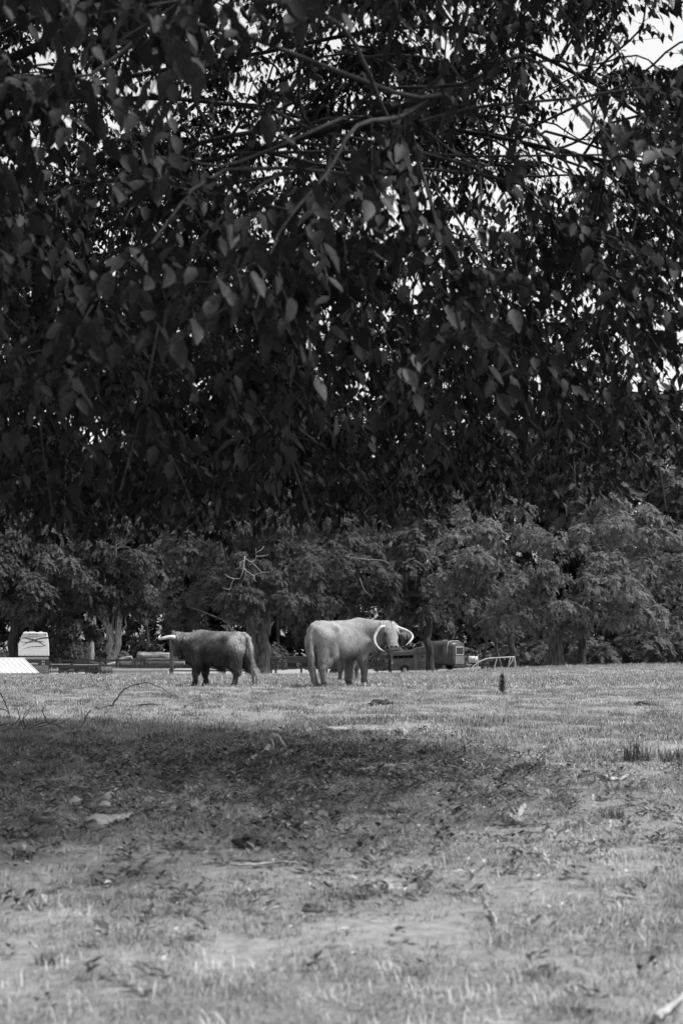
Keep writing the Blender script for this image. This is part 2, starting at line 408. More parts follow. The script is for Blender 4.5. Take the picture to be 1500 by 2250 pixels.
    for p in prim:                                           # each shape only touches the cells around it
        if p[0] == 'c': a = np.minimum(p[1] - p[3], p[2] - p[4]) - .14; b = np.maximum(p[1] + p[3], p[2] + p[4]) + .14
        else: a = p[1] - p[2].max() - .14; b = p[1] + p[2].max() + .14
        i0 = np.clip(((a - lo) / h).astype(int), 0, None); i1 = np.clip(((b - lo) / h).astype(int) + 2, 0, D.shape); sl = tuple(slice(x, y) for x, y in zip(i0, i1))
        g = G[sl]
        d = sd_cone(g, p[1], p[2], p[3], p[4]) if p[0] == 'c' else sd_ell(g, p[1], p[2], p[4])
        D[sl] = smin(D[sl], d, p[5] if p[0] == 'c' else p[3])
    V, Q = surface_nets(D, lo, h)
    V = V.astype(float)
    # relax a little
    E_ = np.concatenate([Q[:, [0, 1]], Q[:, [1, 2]], Q[:, [2, 3]], Q[:, [3, 0]]])
    for _ in range(2):
        su = np.zeros_like(V); n = np.zeros(len(V)); np.add.at(su, E_[:, 0], V[E_[:, 1]]); np.add.at(n, E_[:, 0], 1); np.add.at(su, E_[:, 1], V[E_[:, 0]]); np.add.at(n, E_[:, 1], 1)
        V = V * .45 + .55 * su / n[:, None]
    me = np_mesh('body', V, [Q], True)
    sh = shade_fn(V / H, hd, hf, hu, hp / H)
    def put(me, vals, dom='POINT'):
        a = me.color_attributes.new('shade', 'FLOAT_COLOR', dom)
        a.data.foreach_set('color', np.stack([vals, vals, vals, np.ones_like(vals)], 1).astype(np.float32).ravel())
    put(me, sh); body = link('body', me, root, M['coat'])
    # hair: tapered locks lying along the skin, combed back and down
    tri = np.concatenate([Q[:, [0, 1, 2]], Q[:, [0, 2, 3]]])
    A, B, Cc = V[tri[:, 0]], V[tri[:, 1]], V[tri[:, 2]]; nrm = np.cross(B - A, Cc - A); ar = np.linalg.norm(nrm, axis=1); nrm = nrm / (ar[:, None] + 1e-12)
    def locks(nm, sel_w, n, ln, wd, lift, flow, mult, parent=root, jitter=.35):
        wgt = ar * sel_w; ti = rng.choice(len(tri), n, p=wgt / wgt.sum()); u = rng.random((n, 2)); fl = u.sum(1) > 1; u[fl] = 1 - u[fl]
        p = A[ti] + (B - A)[ti] * u[:, :1] + (Cc - A)[ti] * u[:, 1:]; nn = nrm[ti]
        g = flow(p) + rng.normal(0, jitter, (n, 3)); t = g - nn * (g * nn).sum(1)[:, None]; t /= np.linalg.norm(t, axis=1)[:, None] + 1e-9
        sd = np.cross(t, nn); L = ln(p) * rng.uniform(.6, 1.3, n); W = wd * rng.uniform(.6, 1.4, n)
        lf = lift * rng.uniform(.3, 1.6, n)
        p1 = p + t * (L * .5)[:, None] + nn * (L * lf)[:, None]; dn = np.array((0, 0, -1.))
        p2 = p + (t * .8 + dn * .25) * L[:, None] + nn * (L * lf * 1.1)[:, None]
        VV = np.stack([p - sd * W[:, None] / 2 - nn * .004, p + sd * W[:, None] / 2 - nn * .004, p1 + sd * W[:, None] * .4, p1 - sd * W[:, None] * .4, p2], 1).reshape(-1, 3)
        b = np.arange(n) * 5
        hm = np_mesh(nm, VV, [np.stack([b, b + 1, b + 2, b + 3], 1), np.stack([b + 3, b + 2, b + 4], 1)])
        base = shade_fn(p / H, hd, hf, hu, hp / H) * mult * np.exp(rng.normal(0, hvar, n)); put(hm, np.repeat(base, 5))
        o = link(nm, hm, parent, M['hair']); o['kind'] = 'stuff'; return o
    flow = lambda p: np.stack([-.45 * np.ones(len(p)), .0 * p[:, 0], -1.0 * np.ones(len(p))], 1)
    cz = (A + B + Cc)[:, 2] / 3 / H; cx = (A + B + Cc)[:, 0] / 3 / H
    hdist = np.linalg.norm((A + B + Cc) / 3 - hd(.25, 0, -.08), axis=1)
    face = hdist < .27 * HS
    locks('coat_hair', np.where(face, .05, 1.0) * np.where(cz < .09, .1, 1), hair_n, lambda p: hair_len(p / H), hair_w, lift, flow, light_hair, body)
    # tail switch
    tdist = np.min([np.linalg.norm((A + B + Cc) / 3 - q, axis=1) for q in tp[-3:]], axis=0)
    if (tdist < .12 * H).any():
        locks('tail_hair', (tdist < .12 * H) * 1.0, 240, lambda p: np.full(len(p), .16 * H), .010, .05, lambda p: np.tile((0, 0, -1.), (len(p), 1)), light_hair * 1.1, body, .12)
    if forelock:
        fc = (A + B + Cc) / 3; q = (fc - hp) @ np.stack([hf, hs, hu], 1) / HS
        top = (q[:, 0] < .10) & (q[:, 0] > -.1) & (q[:, 2] > -.06) & (np.abs(q[:, 1]) < .15)
        locks('forelock', top * 1.0, 900, lambda p: np.full(len(p), flock * HS), .007, .10, lambda p: np.tile(hf * .8 + np.array((0, 0, -.6)), (len(p), 1)) + np.sign((p - hp) @ hs)[:, None] * hs * .35, light_hair * fl_mult, body, .2)
        ears = (np.abs(q[:, 1]) > .17) & (np.abs(q[:, 1]) < .4) & (q[:, 0] > -.12) & (q[:, 0] < .2) & (q[:, 2] < -.05) & (q[:, 2] > -.2)
        if ears.any(): locks('ear_hair', ears * 1.0, 260, lambda p: np.full(len(p), .12 * HS), .009, .05, lambda p: np.tile((0, 0, -1.), (len(p), 1)), light_hair * .9, body, .25)
    # horns, eyes, nose, hooves
    for pts, rads in horns:
        q = [Vector(loc(p)) for p in pts]; q = spline(q, 6)
        b = MB(); b.tube(q, lerps(rads, len(q)), 10); link('horn', b.mesh('horn', True), root, M['hornm'])
    for sy in (-1, 1):
        bm = bmesh.new(); bmesh.ops.create_uvsphere(bm, u_segments=12, v_segments=8, radius=.028 * HS)
        e = bpy.data.meshes.new('eye'); bm.to_mesh(e); bm.free(); e.polygons.foreach_set('use_smooth', np.ones(len(e.polygons), bool))
        o = link('eye', e, root, M['eyem']); o.location = hd(.20, sy * .112, -.03)
    b = MB()
    rings = []
    for i, (xx, ry, rz_) in enumerate(((.455, .088, .062), (.488, .082, .056), (.505, .06, .038))):
        for k in range(14):
            a = 2 * math.pi * k / 14; rings.append(tuple(hd(xx, ry * math.cos(a), -.10 + rz_ * math.sin(a))))
    b.v = rings; b.fn = [[i * 14 + k, i * 14 + (k + 1) % 14, (i + 1) * 14 + (k + 1) % 14, (i + 1) * 14 + k] for i in range(2) for k in range(14)] + [[28 + k for k in range(14)]]
    nose = link('nose', b.mesh('nose', True), root, M['nosem'])
    for sy in (-1, 1):
        b = MB(); b.tube([hd(.470, sy * .038, -.075), hd(.509, sy * .040, -.085)], [.017 * HS, .019 * HS], 8); link('nostril', b.mesh('nostril'), nose, M['gap'])
    for nm, sy, bx in (('hl', 1, -.505), ('hr', -1, -.505), ('fl', 1, .315), ('fr', -1, .315)):
        dx, dy = legs[nm]; yo = sy * (.14 if nm[0] == 'h' else .135)
        b = MB(); cx_, cy_ = (bx + dx) * H * BL, (yo + dy) * H
        for zz, fx, bk, wy in ((0, .075, -.045, .056), (.03, .068, -.045, .053), (.062, .045, -.042, .046)):
            for k in range(10):
                a = 2 * math.pi * k / 10; ca = math.cos(a); b.v.append((cx_ + H * ((fx if ca > 0 else -bk) * ca), cy_ + H * wy * math.sin(a), zz * H))
        b.fn = [[i * 10 + k, i * 10 + (k + 1) % 10, (i + 1) * 10 + (k + 1) % 10, (i + 1) * 10 + k] for i in range(2) for k in range(10)] + [[k for k in range(10)][::-1], [20 + k for k in range(10)]]
        link('hoof', b.mesh('hoof', True), root, M['hoofm'])
    return root, loc, hd

GRP = 'long-horned cattle in the pasture'
def cow_z(x, y): return tz(x, y) - .015
# dark shaggy cow, side on, facing the left, head turned away
H1 = 1.125; yaw1 = math.pi - math.radians(20)
f1 = ground(513, 1508); c1, s1 = math.cos(yaw1), math.sin(yaw1)
lx, ly = -.475 * H1 * .94, .14 * H1
o1 = (f1.x - (c1 * lx - s1 * ly), f1.y - (s1 * lx + c1 * ly)); o1 = (o1[0], o1[1], cow_z(*o1))
Y1 = o1[1]
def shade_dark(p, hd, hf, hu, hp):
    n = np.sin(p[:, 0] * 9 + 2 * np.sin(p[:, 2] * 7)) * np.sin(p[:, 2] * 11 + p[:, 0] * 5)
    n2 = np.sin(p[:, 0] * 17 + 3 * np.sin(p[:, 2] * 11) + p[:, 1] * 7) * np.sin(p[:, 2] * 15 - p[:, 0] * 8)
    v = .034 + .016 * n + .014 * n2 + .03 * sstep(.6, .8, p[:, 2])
    rump = sstep(-.22, -.45, p[:, 0]) * sstep(.50, .80, p[:, 2]); back = sstep(.83, .95, p[:, 2]) * .8  # fair rump and back hair; the back also carries painted top light
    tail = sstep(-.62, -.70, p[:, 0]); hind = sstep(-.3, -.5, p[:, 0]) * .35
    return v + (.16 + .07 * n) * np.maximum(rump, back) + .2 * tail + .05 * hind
poll1 = P(387, 1400, Y1 + .10)
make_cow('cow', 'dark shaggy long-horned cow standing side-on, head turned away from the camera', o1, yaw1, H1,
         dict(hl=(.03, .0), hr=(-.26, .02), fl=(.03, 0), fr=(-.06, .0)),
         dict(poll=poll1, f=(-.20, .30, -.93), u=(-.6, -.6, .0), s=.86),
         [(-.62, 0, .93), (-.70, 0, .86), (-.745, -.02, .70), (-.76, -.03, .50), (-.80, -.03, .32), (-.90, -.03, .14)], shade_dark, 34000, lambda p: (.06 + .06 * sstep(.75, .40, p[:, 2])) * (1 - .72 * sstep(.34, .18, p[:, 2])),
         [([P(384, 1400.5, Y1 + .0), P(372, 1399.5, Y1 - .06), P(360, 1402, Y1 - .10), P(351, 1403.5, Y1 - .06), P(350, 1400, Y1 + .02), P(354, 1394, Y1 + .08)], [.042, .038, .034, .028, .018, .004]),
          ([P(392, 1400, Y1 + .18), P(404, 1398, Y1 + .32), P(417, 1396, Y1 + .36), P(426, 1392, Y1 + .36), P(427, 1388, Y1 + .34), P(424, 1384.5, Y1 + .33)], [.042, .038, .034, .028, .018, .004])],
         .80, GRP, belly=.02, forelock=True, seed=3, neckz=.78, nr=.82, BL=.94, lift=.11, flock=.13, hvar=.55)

# pale cow seen from behind at an angle, looking back at the camera
H2 = 1.335; yaw2 = math.radians(45)
f2 = ground(715, 1509); c2, s2 = math.cos(yaw2), math.sin(yaw2)
lx, ly = -.505 * H2, -.14 * H2
o2 = (f2.x - (c2 * lx - s2 * ly), f2.y - (s2 * lx + c2 * ly)); o2 = (o2[0], o2[1], cow_z(*o2))
Yh = o2[1] + .12
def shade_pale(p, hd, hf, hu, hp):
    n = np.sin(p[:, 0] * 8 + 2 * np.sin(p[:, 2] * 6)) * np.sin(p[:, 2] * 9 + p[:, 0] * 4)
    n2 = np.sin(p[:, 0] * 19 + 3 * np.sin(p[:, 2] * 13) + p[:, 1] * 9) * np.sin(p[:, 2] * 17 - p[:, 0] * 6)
    v = .20 + .03 * n + .025 * n2 + .05 * sstep(.75, .95, p[:, 2]) - .05 * sstep(.6, .4, p[:, 2]) - .06 * sstep(.12, .0, np.abs(p[:, 0] + .27 + .35 * (p[:, 2] - .6))) * sstep(.8, .6, p[:, 2])  # lighter top, darker lower side and flank crease: shading painted into the coat
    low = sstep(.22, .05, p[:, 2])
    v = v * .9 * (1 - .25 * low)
    hq = np.stack([((p - hp) * H2) @ hf, ((p - hp) * H2) @ hu], 1)     # shadow on throat, cheeks and neck behind the face, painted into the coat
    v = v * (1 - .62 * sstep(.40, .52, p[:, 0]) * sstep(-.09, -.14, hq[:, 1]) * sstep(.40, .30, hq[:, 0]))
    for sy in (-1, 1):                                        # darker round the eyes and at the lips and chin
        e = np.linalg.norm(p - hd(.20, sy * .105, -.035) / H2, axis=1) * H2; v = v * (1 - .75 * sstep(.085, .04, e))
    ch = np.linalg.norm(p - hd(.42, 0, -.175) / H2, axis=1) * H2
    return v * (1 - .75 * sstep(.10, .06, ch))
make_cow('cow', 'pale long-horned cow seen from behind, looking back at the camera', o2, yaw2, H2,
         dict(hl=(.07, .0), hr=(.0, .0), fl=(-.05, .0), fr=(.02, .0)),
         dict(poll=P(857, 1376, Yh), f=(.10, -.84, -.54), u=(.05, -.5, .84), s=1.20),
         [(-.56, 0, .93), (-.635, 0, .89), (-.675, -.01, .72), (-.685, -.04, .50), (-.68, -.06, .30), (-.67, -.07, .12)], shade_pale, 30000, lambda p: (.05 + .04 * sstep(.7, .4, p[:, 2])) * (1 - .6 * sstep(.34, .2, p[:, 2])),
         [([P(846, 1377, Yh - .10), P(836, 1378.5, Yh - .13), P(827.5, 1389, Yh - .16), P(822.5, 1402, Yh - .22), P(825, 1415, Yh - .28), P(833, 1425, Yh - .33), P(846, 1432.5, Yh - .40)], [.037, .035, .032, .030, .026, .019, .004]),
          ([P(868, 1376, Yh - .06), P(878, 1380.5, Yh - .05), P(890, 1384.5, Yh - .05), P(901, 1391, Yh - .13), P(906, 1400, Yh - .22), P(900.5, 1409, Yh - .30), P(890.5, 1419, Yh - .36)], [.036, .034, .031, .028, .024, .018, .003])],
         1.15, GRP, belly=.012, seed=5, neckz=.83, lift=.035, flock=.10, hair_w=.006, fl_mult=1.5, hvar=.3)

# third animal, mostly hidden behind the pale one
H3 = 1.0; yaw3 = math.radians(80)
f3 = ground(768, 1496.5); o3 = (f3.x, f3.y + .30, cow_z(f3.x, f3.y + .3))
make_cow('cow', 'half-hidden cow whose legs show beneath the pale cow\'s belly', o3, yaw3, H3,
         dict(hl=(.0, .03), hr=(.02, .0), fl=(-.02, .0), fr=(.0, .0)),
         dict(poll=(o3[0] + .02, o3[1] + .72, o3[2] + .86), f=(.1, .7, -.7), u=(0, .6, .8), s=.8),
         [(-.60, 0, .92), (-.67, 0, .84), (-.70, 0, .65), (-.70, 0, .45), (-.69, 0, .30)], lambda p, *a: shade_pale(p) * .55 if False else .09 + .0 * p[:, 0], 5000, lambda p: .05 + 0 * p[:, 0],
         [([Vector(o3) + Vector((-.1, .72, .86)), Vector(o3) + Vector((-.22, .74, .88)), Vector(o3) + Vector((-.28, .7, .95))], [.03, .025, .004]), ([Vector(o3) + Vector((.12, .72, .86)), Vector(o3) + Vector((.24, .74, .88)), Vector(o3) + Vector((.3, .7, .95))], [.03, .025, .004])],
         1.1, GRP, forelock=False, seed=9, neckz=.74)
# ------------------------------------------------------------------ far trees: trunks, limbs and crowns of feathery compound leaves
FR_S = np.array([.12, .30, .50, .70])                       # four leaflet pairs along the stalk
def fronds(o, d, up, L, W, droop):
    """o,d,up (n,3) -> verts, tris: pinnate leaves"""
    n = len(o); s = np.cross(d, up); s /= np.linalg.norm(s, axis=1)[:, None] + 1e-9
    out = []
    def pt(t, side): 
        q = o + d * (t * L)[:, None] + s * (side * W)[:, None]; q[:, 2] -= droop * L * (t * t); return q
    one = np.ones(n)
    for t in FR_S:
        wv = (.75 + .5 * math.sin(math.pi * t))
        for sg in (-1, 1):
            out += [pt(one * (t - .05), 0 * one), pt(one * (t + .24), sg * wv * one), pt(one * (t + .15), 0 * one)]
    V = np.stack(out, 1).reshape(-1, 3)
    return V, np.arange(len(V)).reshape(-1, 3)
def clump_fronds(clumps, dens, L, W, rng, facing=True):
    O, D, U, LL = [], [], [], []
    for (cx, cy, cz, rx, ry, rz) in clumps:
        n = int(dens * (rx * rz + rx * ry + ry * rz) * 1.6) + 6
        d = rng.normal(0, 1, (n, 3)); d /= np.linalg.norm(d, axis=1)[:, None]
        keep = np.ones(n, bool)
        if facing: keep &= (d[:, 1] < .2) | (rng.random(n) < .15)
        keep &= (d[:, 2] > -.45) | (rng.random(n) < .4)
        d = d[keep]; n = len(d)
        rr = rng.uniform(.62, 1.06, n) ** .7
        lump = 1 + .16 * np.sin(d[:, 0] * 7 + cx * 3) * np.sin(d[:, 2] * 8 + cz * 2) + .1 * np.sin(d[:, 1] * 9 + cy)
        c = np.array((cx, cy, cz)) + d * np.array((rx, ry, rz)) * (rr * lump)[:, None]
        k = 5; c = np.repeat(c, k, 0); nn = np.repeat(d, k, 0)
        nn = nn + np.array((0, 0, .35)); nn /= np.linalg.norm(nn, axis=1)[:, None]
        t = rng.normal(0, 1, (n * k, 3)); t -= nn * (t * nn).sum(1)[:, None]; t /= np.linalg.norm(t, axis=1)[:, None]
        fd = nn * rng.uniform(.15, .8, (n * k, 1)) + t; fd /= np.linalg.norm(fd, axis=1)[:, None]
        O.append(c); D.append(fd); U.append(nn); LL.append(rng.uniform(.65, 1.25, n * k) * L)
    O = np.concatenate(O); D = np.concatenate(D); U = np.concatenate(U); LL = np.concatenate(LL)
    return fronds(O, D, U, LL, LL / L * W, rng.uniform(.25, .6, len(O)))

def wander(a, b, n, amp, rng):
    a = np.array(a); b = np.array(b); t = np.linspace(0, 1, n)[:, None]; L = np.linalg.norm(b - a)
    return [Vector(p) for p in a + (b - a) * t + rng.normal(0, amp * L, (n, 3)) * np.sin(np.pi * t) * np.array((1, 1, .4))]
TREE_GRP = 'trees along the far side of the pasture'
def far_tree(label, base, blobs, trunks, bark='bark', frond='frond', dens=26, L=.5, W=.12, seed=1, name='walnut_tree', roots=True, floor=1398):
    """blobs: crown lobes (px, py, Y, r_px_x, r_px_y); trunks: [(base point, top point, base radius, top radius)]"""
    rng = np.random.default_rng(seed)
    root = empty(name, base, label, 'tree', TREE_GRP); off = np.array(base)
    tops = []
    for (a, b, r0, r1) in trunks:
        pts = wander(a, b, 9, .018, rng); pts = spline(pts, 2); n = len(pts)
        rad = [r0 + (r1 - r0) * (i / (n - 1)) ** .8 + (r0 * .35 * math.exp(-i * .8) if roots else 0) for i in range(n)]
        mb = MB(); mb.tube([p - Vector(base) for p in pts], rad, 14, wob=.05); link('trunk', mb.mesh('trunk', True), root, M[bark]); tops.append((pts, r1))
    clumps = []; centres = []
    for (px, py, Y, rpx, rpy) in blobs:
        c = np.array(P(px, py, Y)); sc = Y / FPX; R = np.array((rpx * sc, min(rpx, rpy * 1.2) * sc * .9, rpy * sc)); centres.append((c, R))
        m = max(5, int(5 + R[0] * R[2] * .9))
        for _ in range(m):
            d = rng.normal(0, 1, 3); d /= np.linalg.norm(d)
            if d[1] > .3: d[1] *= -1
            r = rng.uniform(.36, .58) * min(R[0], R[2]); r = min(max(r, .5), 2.1)
            cc = c + d * (R - r * .6).clip(.1)
            lowest = P(px, floor + rng.uniform(-14, 8), Y).z
            if cc[2] - r < lowest: cc[2] = lowest + r
            clumps.append((*cc, r * rng.uniform(1, 1.3), r, r * rng.uniform(.75, 1.0)))
        if c[2] - R[2] * .55 > P(px, floor, Y).z: clumps.append((*c, *(R * .55)))
    for k, (c, R) in enumerate(centres):                     # a limb from the nearest trunk into each lobe
        pts, r1 = min(tops, key=lambda t: np.linalg.norm(np.array(t[0][-1])[:2] - c[:2]))
        st = pts[int(len(pts) * rng.uniform(.6, .98))]
        lp = spline(wander(st, c + np.array((0, 0, R[2] * .3)), 5, .06, rng), 2)
        mb = MB(); mb.tube([p - Vector(base) for p in lp], list(np.linspace(r1 * .36, .03, len(lp))), 7); link('limb', mb.mesh('limb', True), root, M[bark])
    V, F = clump_fronds(clumps, dens, L, W, rng)
    o = link('crown', np_mesh('crown', V - off, [F]), root, M[frond]); o['kind'] = 'stuff'
    return root
def tb(px, Y):                                               # ground point of a trunk
    x = P(px, 1440, Y).x; return Vector((x, Y, tz(x, Y) - .1))
def trunk(px, Y, px2, py2, w0, w1, dY=0.0):
    return (tb(px, Y), P(px2, py2, Y + dY), w0 * Y / FPX / 2, w1 * Y / FPX / 2)

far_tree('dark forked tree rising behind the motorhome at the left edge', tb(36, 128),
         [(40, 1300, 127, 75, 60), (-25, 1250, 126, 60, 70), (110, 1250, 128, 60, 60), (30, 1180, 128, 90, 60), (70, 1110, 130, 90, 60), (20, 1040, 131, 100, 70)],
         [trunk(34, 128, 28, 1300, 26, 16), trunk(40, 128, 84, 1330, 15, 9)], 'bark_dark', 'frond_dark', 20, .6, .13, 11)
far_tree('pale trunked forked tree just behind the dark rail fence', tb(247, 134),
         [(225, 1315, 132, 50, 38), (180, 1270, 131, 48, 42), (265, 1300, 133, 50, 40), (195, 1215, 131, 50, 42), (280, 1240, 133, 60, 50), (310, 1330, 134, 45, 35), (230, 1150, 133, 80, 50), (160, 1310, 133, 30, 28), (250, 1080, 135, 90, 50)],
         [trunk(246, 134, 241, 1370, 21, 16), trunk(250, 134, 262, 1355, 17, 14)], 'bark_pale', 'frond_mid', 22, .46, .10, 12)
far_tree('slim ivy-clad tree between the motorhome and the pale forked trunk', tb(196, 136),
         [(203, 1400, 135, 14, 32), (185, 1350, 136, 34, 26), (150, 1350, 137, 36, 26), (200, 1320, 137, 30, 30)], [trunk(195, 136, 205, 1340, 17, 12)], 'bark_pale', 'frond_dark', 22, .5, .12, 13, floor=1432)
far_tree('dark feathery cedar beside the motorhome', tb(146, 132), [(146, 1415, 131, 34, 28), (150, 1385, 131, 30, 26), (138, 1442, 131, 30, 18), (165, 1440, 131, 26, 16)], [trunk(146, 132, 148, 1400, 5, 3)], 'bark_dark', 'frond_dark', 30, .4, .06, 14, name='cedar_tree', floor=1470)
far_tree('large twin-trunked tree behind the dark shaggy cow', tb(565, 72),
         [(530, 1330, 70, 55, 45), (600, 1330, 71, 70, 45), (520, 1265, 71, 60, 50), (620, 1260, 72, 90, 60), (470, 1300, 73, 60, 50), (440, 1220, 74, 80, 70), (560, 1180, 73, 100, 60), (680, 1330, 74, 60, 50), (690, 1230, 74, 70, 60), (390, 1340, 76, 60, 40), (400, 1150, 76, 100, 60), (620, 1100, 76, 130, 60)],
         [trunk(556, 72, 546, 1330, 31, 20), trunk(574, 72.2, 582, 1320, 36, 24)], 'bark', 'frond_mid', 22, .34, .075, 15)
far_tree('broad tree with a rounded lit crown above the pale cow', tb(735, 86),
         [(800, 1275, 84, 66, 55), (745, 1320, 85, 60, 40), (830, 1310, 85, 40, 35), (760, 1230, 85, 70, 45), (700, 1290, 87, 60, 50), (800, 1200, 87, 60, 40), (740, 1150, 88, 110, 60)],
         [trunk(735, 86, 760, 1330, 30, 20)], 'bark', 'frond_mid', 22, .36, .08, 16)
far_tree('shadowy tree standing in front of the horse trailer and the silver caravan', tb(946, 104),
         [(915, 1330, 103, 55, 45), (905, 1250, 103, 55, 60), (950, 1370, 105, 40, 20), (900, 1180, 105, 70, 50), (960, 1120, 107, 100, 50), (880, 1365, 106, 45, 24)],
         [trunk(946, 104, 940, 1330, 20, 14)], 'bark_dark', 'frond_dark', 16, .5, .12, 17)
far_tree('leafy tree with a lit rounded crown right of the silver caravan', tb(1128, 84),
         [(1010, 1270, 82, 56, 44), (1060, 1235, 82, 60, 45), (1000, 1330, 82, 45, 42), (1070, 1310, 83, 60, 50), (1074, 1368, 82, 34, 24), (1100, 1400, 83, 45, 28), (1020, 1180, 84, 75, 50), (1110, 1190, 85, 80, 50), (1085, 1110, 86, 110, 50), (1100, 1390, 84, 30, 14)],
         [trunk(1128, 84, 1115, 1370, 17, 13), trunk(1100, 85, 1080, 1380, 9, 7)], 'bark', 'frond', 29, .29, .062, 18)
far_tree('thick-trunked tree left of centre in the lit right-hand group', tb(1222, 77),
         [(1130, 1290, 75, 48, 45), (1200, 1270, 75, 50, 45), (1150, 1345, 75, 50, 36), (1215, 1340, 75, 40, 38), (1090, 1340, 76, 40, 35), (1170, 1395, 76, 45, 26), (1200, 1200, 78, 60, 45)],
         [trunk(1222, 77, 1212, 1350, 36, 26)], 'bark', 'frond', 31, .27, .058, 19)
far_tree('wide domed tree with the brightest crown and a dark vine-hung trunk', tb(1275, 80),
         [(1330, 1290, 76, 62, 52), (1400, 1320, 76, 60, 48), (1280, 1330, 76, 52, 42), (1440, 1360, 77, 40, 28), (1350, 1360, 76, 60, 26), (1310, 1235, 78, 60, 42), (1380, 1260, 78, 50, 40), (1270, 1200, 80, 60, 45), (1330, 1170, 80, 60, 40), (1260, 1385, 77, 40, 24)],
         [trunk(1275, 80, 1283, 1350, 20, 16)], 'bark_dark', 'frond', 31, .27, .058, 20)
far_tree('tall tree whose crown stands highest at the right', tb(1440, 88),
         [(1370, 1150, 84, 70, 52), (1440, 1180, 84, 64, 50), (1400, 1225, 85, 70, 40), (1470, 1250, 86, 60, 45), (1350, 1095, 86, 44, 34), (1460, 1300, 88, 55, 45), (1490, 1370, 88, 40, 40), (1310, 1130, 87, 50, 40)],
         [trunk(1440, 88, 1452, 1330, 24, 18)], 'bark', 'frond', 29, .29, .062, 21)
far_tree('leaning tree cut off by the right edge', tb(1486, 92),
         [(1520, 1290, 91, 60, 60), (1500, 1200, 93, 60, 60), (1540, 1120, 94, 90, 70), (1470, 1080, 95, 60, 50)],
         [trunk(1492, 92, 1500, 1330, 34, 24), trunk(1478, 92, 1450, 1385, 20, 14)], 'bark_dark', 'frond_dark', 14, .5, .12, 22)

# bare dead branches standing out pale in front of the crowns
def dead_branch(label, Y, chains, r0):
    o = empty('dead_branch', P(*chains[0][0], Y), label, 'branch')
    for k, ch in enumerate(chains):
        q = spline([P(px, py, Y - .02 * i + random.uniform(-.12, .12)) for i, (px, py) in enumerate(ch)], 3); mb = MB()
        mb.tube(q, list(np.linspace(r0 if k == 0 else r0 * .75, r0 * .3, len(q))), 6, wob=.1); mb.build('twig', M['dead_wood'], o, True)
dead_branch('pale bare forked dead branch in front of the twin-trunked tree', 68.2,
            [[(538, 1222), (536, 1240), (533, 1258), (527, 1272)], [(535, 1248), (545, 1257), (558, 1264), (575, 1258), (592, 1257)], [(540, 1228), (552, 1234), (562, 1226), (562, 1205)], [(552, 1234), (566, 1248), (575, 1258)], [(527, 1272), (515, 1272), (509, 1282), (505, 1297)],
             [(505, 1295), (496, 1294), (489, 1291)], [(515, 1272), (503, 1268), (494, 1261)], [(540, 1250), (539, 1265), (535, 1276)], [(558, 1264), (559, 1274), (563, 1278)], [(562, 1222), (575, 1222), (590, 1219)], [(562, 1214), (574, 1208), (580, 1200)], [(536, 1232), (528, 1236), (527, 1246), (518, 1251)]], .036)
dead_branch('thin pale dead twig curving over the crown above the pale cow', 81, [[(757, 1222), (780, 1226), (805, 1229), (838, 1231), (856, 1240), (864, 1258)], [(790, 1270), (800, 1296), (813, 1308)]], .03)

# the dense wood behind, one dark mass, and low undergrowth between the trunks
def wood():
    rng = np.random.default_rng(40); cl = []
    for i in range(200):
        x = -52 + 104 * (i % 50 + rng.random()) / 50; y = 152 + 7 * (i // 50) + rng.uniform(0, 6); g = tz(x, y)
        z = g + rng.uniform(4, 25); r = rng.uniform(3.4, 5.6); cl.append((x, y, z, r * 1.2, r, r))
    V, F = clump_fronds([c for c in cl if c[2] > 5], .8, 1.5, .66, rng); lo = [(-50 + 100 * (i % 75 + rng.random()) / 75, (152 if i < 75 else 166) + rng.uniform(0, 4), 0, 0) for i in range(150)]
    V2, F2 = clump_fronds([(x, y, tz(x, y) + rng.uniform(.5, 8.5), 3.2, 1.5, 2.6) for x, y, _, _ in lo], 2.2, .85, .32, rng); F = np.concatenate([F, F2 + len(V)]); V = np.concatenate([V, V2])
    o = link('background_wood', np_mesh('background_wood', V, [F]), None, M['frond_dark'])
    tag(o, 'dense dark wood filling the space behind the trees', 'wood', kind='stuff')
    cl = []
    for i in range(150):
        px = rng.uniform(-100, 1600); Y = rng.uniform(86, 100) if px > 1095 else (rng.uniform(140, 152) if px < 860 else rng.uniform(134, 146))
        if px > 1105 and rng.random() < .3: Y = rng.uniform(80, 86)
        x = P(px, 1440, Y).x; r = rng.uniform(.5, 1.3); cl.append((x, Y, tz(x, Y) + r * .6, r * 1.3, r, r * rng.uniform(.8, 1.7)))
    V, F = clump_fronds(cl, 7, .5, .15, rng)
    o = link('undergrowth', np_mesh('undergrowth', V, [F]), None, M['frond_dark'])
    tag(o, 'dark leafy undergrowth between the tree trunks', 'undergrowth', kind='stuff')
wood()
for i, (px, Y, pt) in enumerate(((605, 150, 1300), (318, 146, 1330), (1390, 100, 1340), (1060, 112, 1330))):
    far_tree(['thin dark trunk in the wood right of the twin-trunked tree', 'thin dark trunk in the wood behind the felled logs', 'thin dark trunk in shadow under the brightest crown', 'thin dark trunk in shadow beside the bent pipe frame'][i], tb(px, Y),
             [(px, pt - 20, Y, 50, 40), (px + 20, pt - 80, Y + 2, 60, 50)], [trunk(px, Y, px + 4, pt - 20, 8, 5)], 'bark_dark', 'frond_dark', 10, .6, .14, 60 + i, name='slender_tree')
# ------------------------------------------------------------------ farmyard things beyond the field
def quad_prism(pts, Y, depth, dx=0.0):
    return MB().prism([P(x, y, Y) for x, y in pts], (dx, depth, 0))
def zm(ox, oy, sc): return lambda x, y: (ox + x / sc, oy + y / sc)

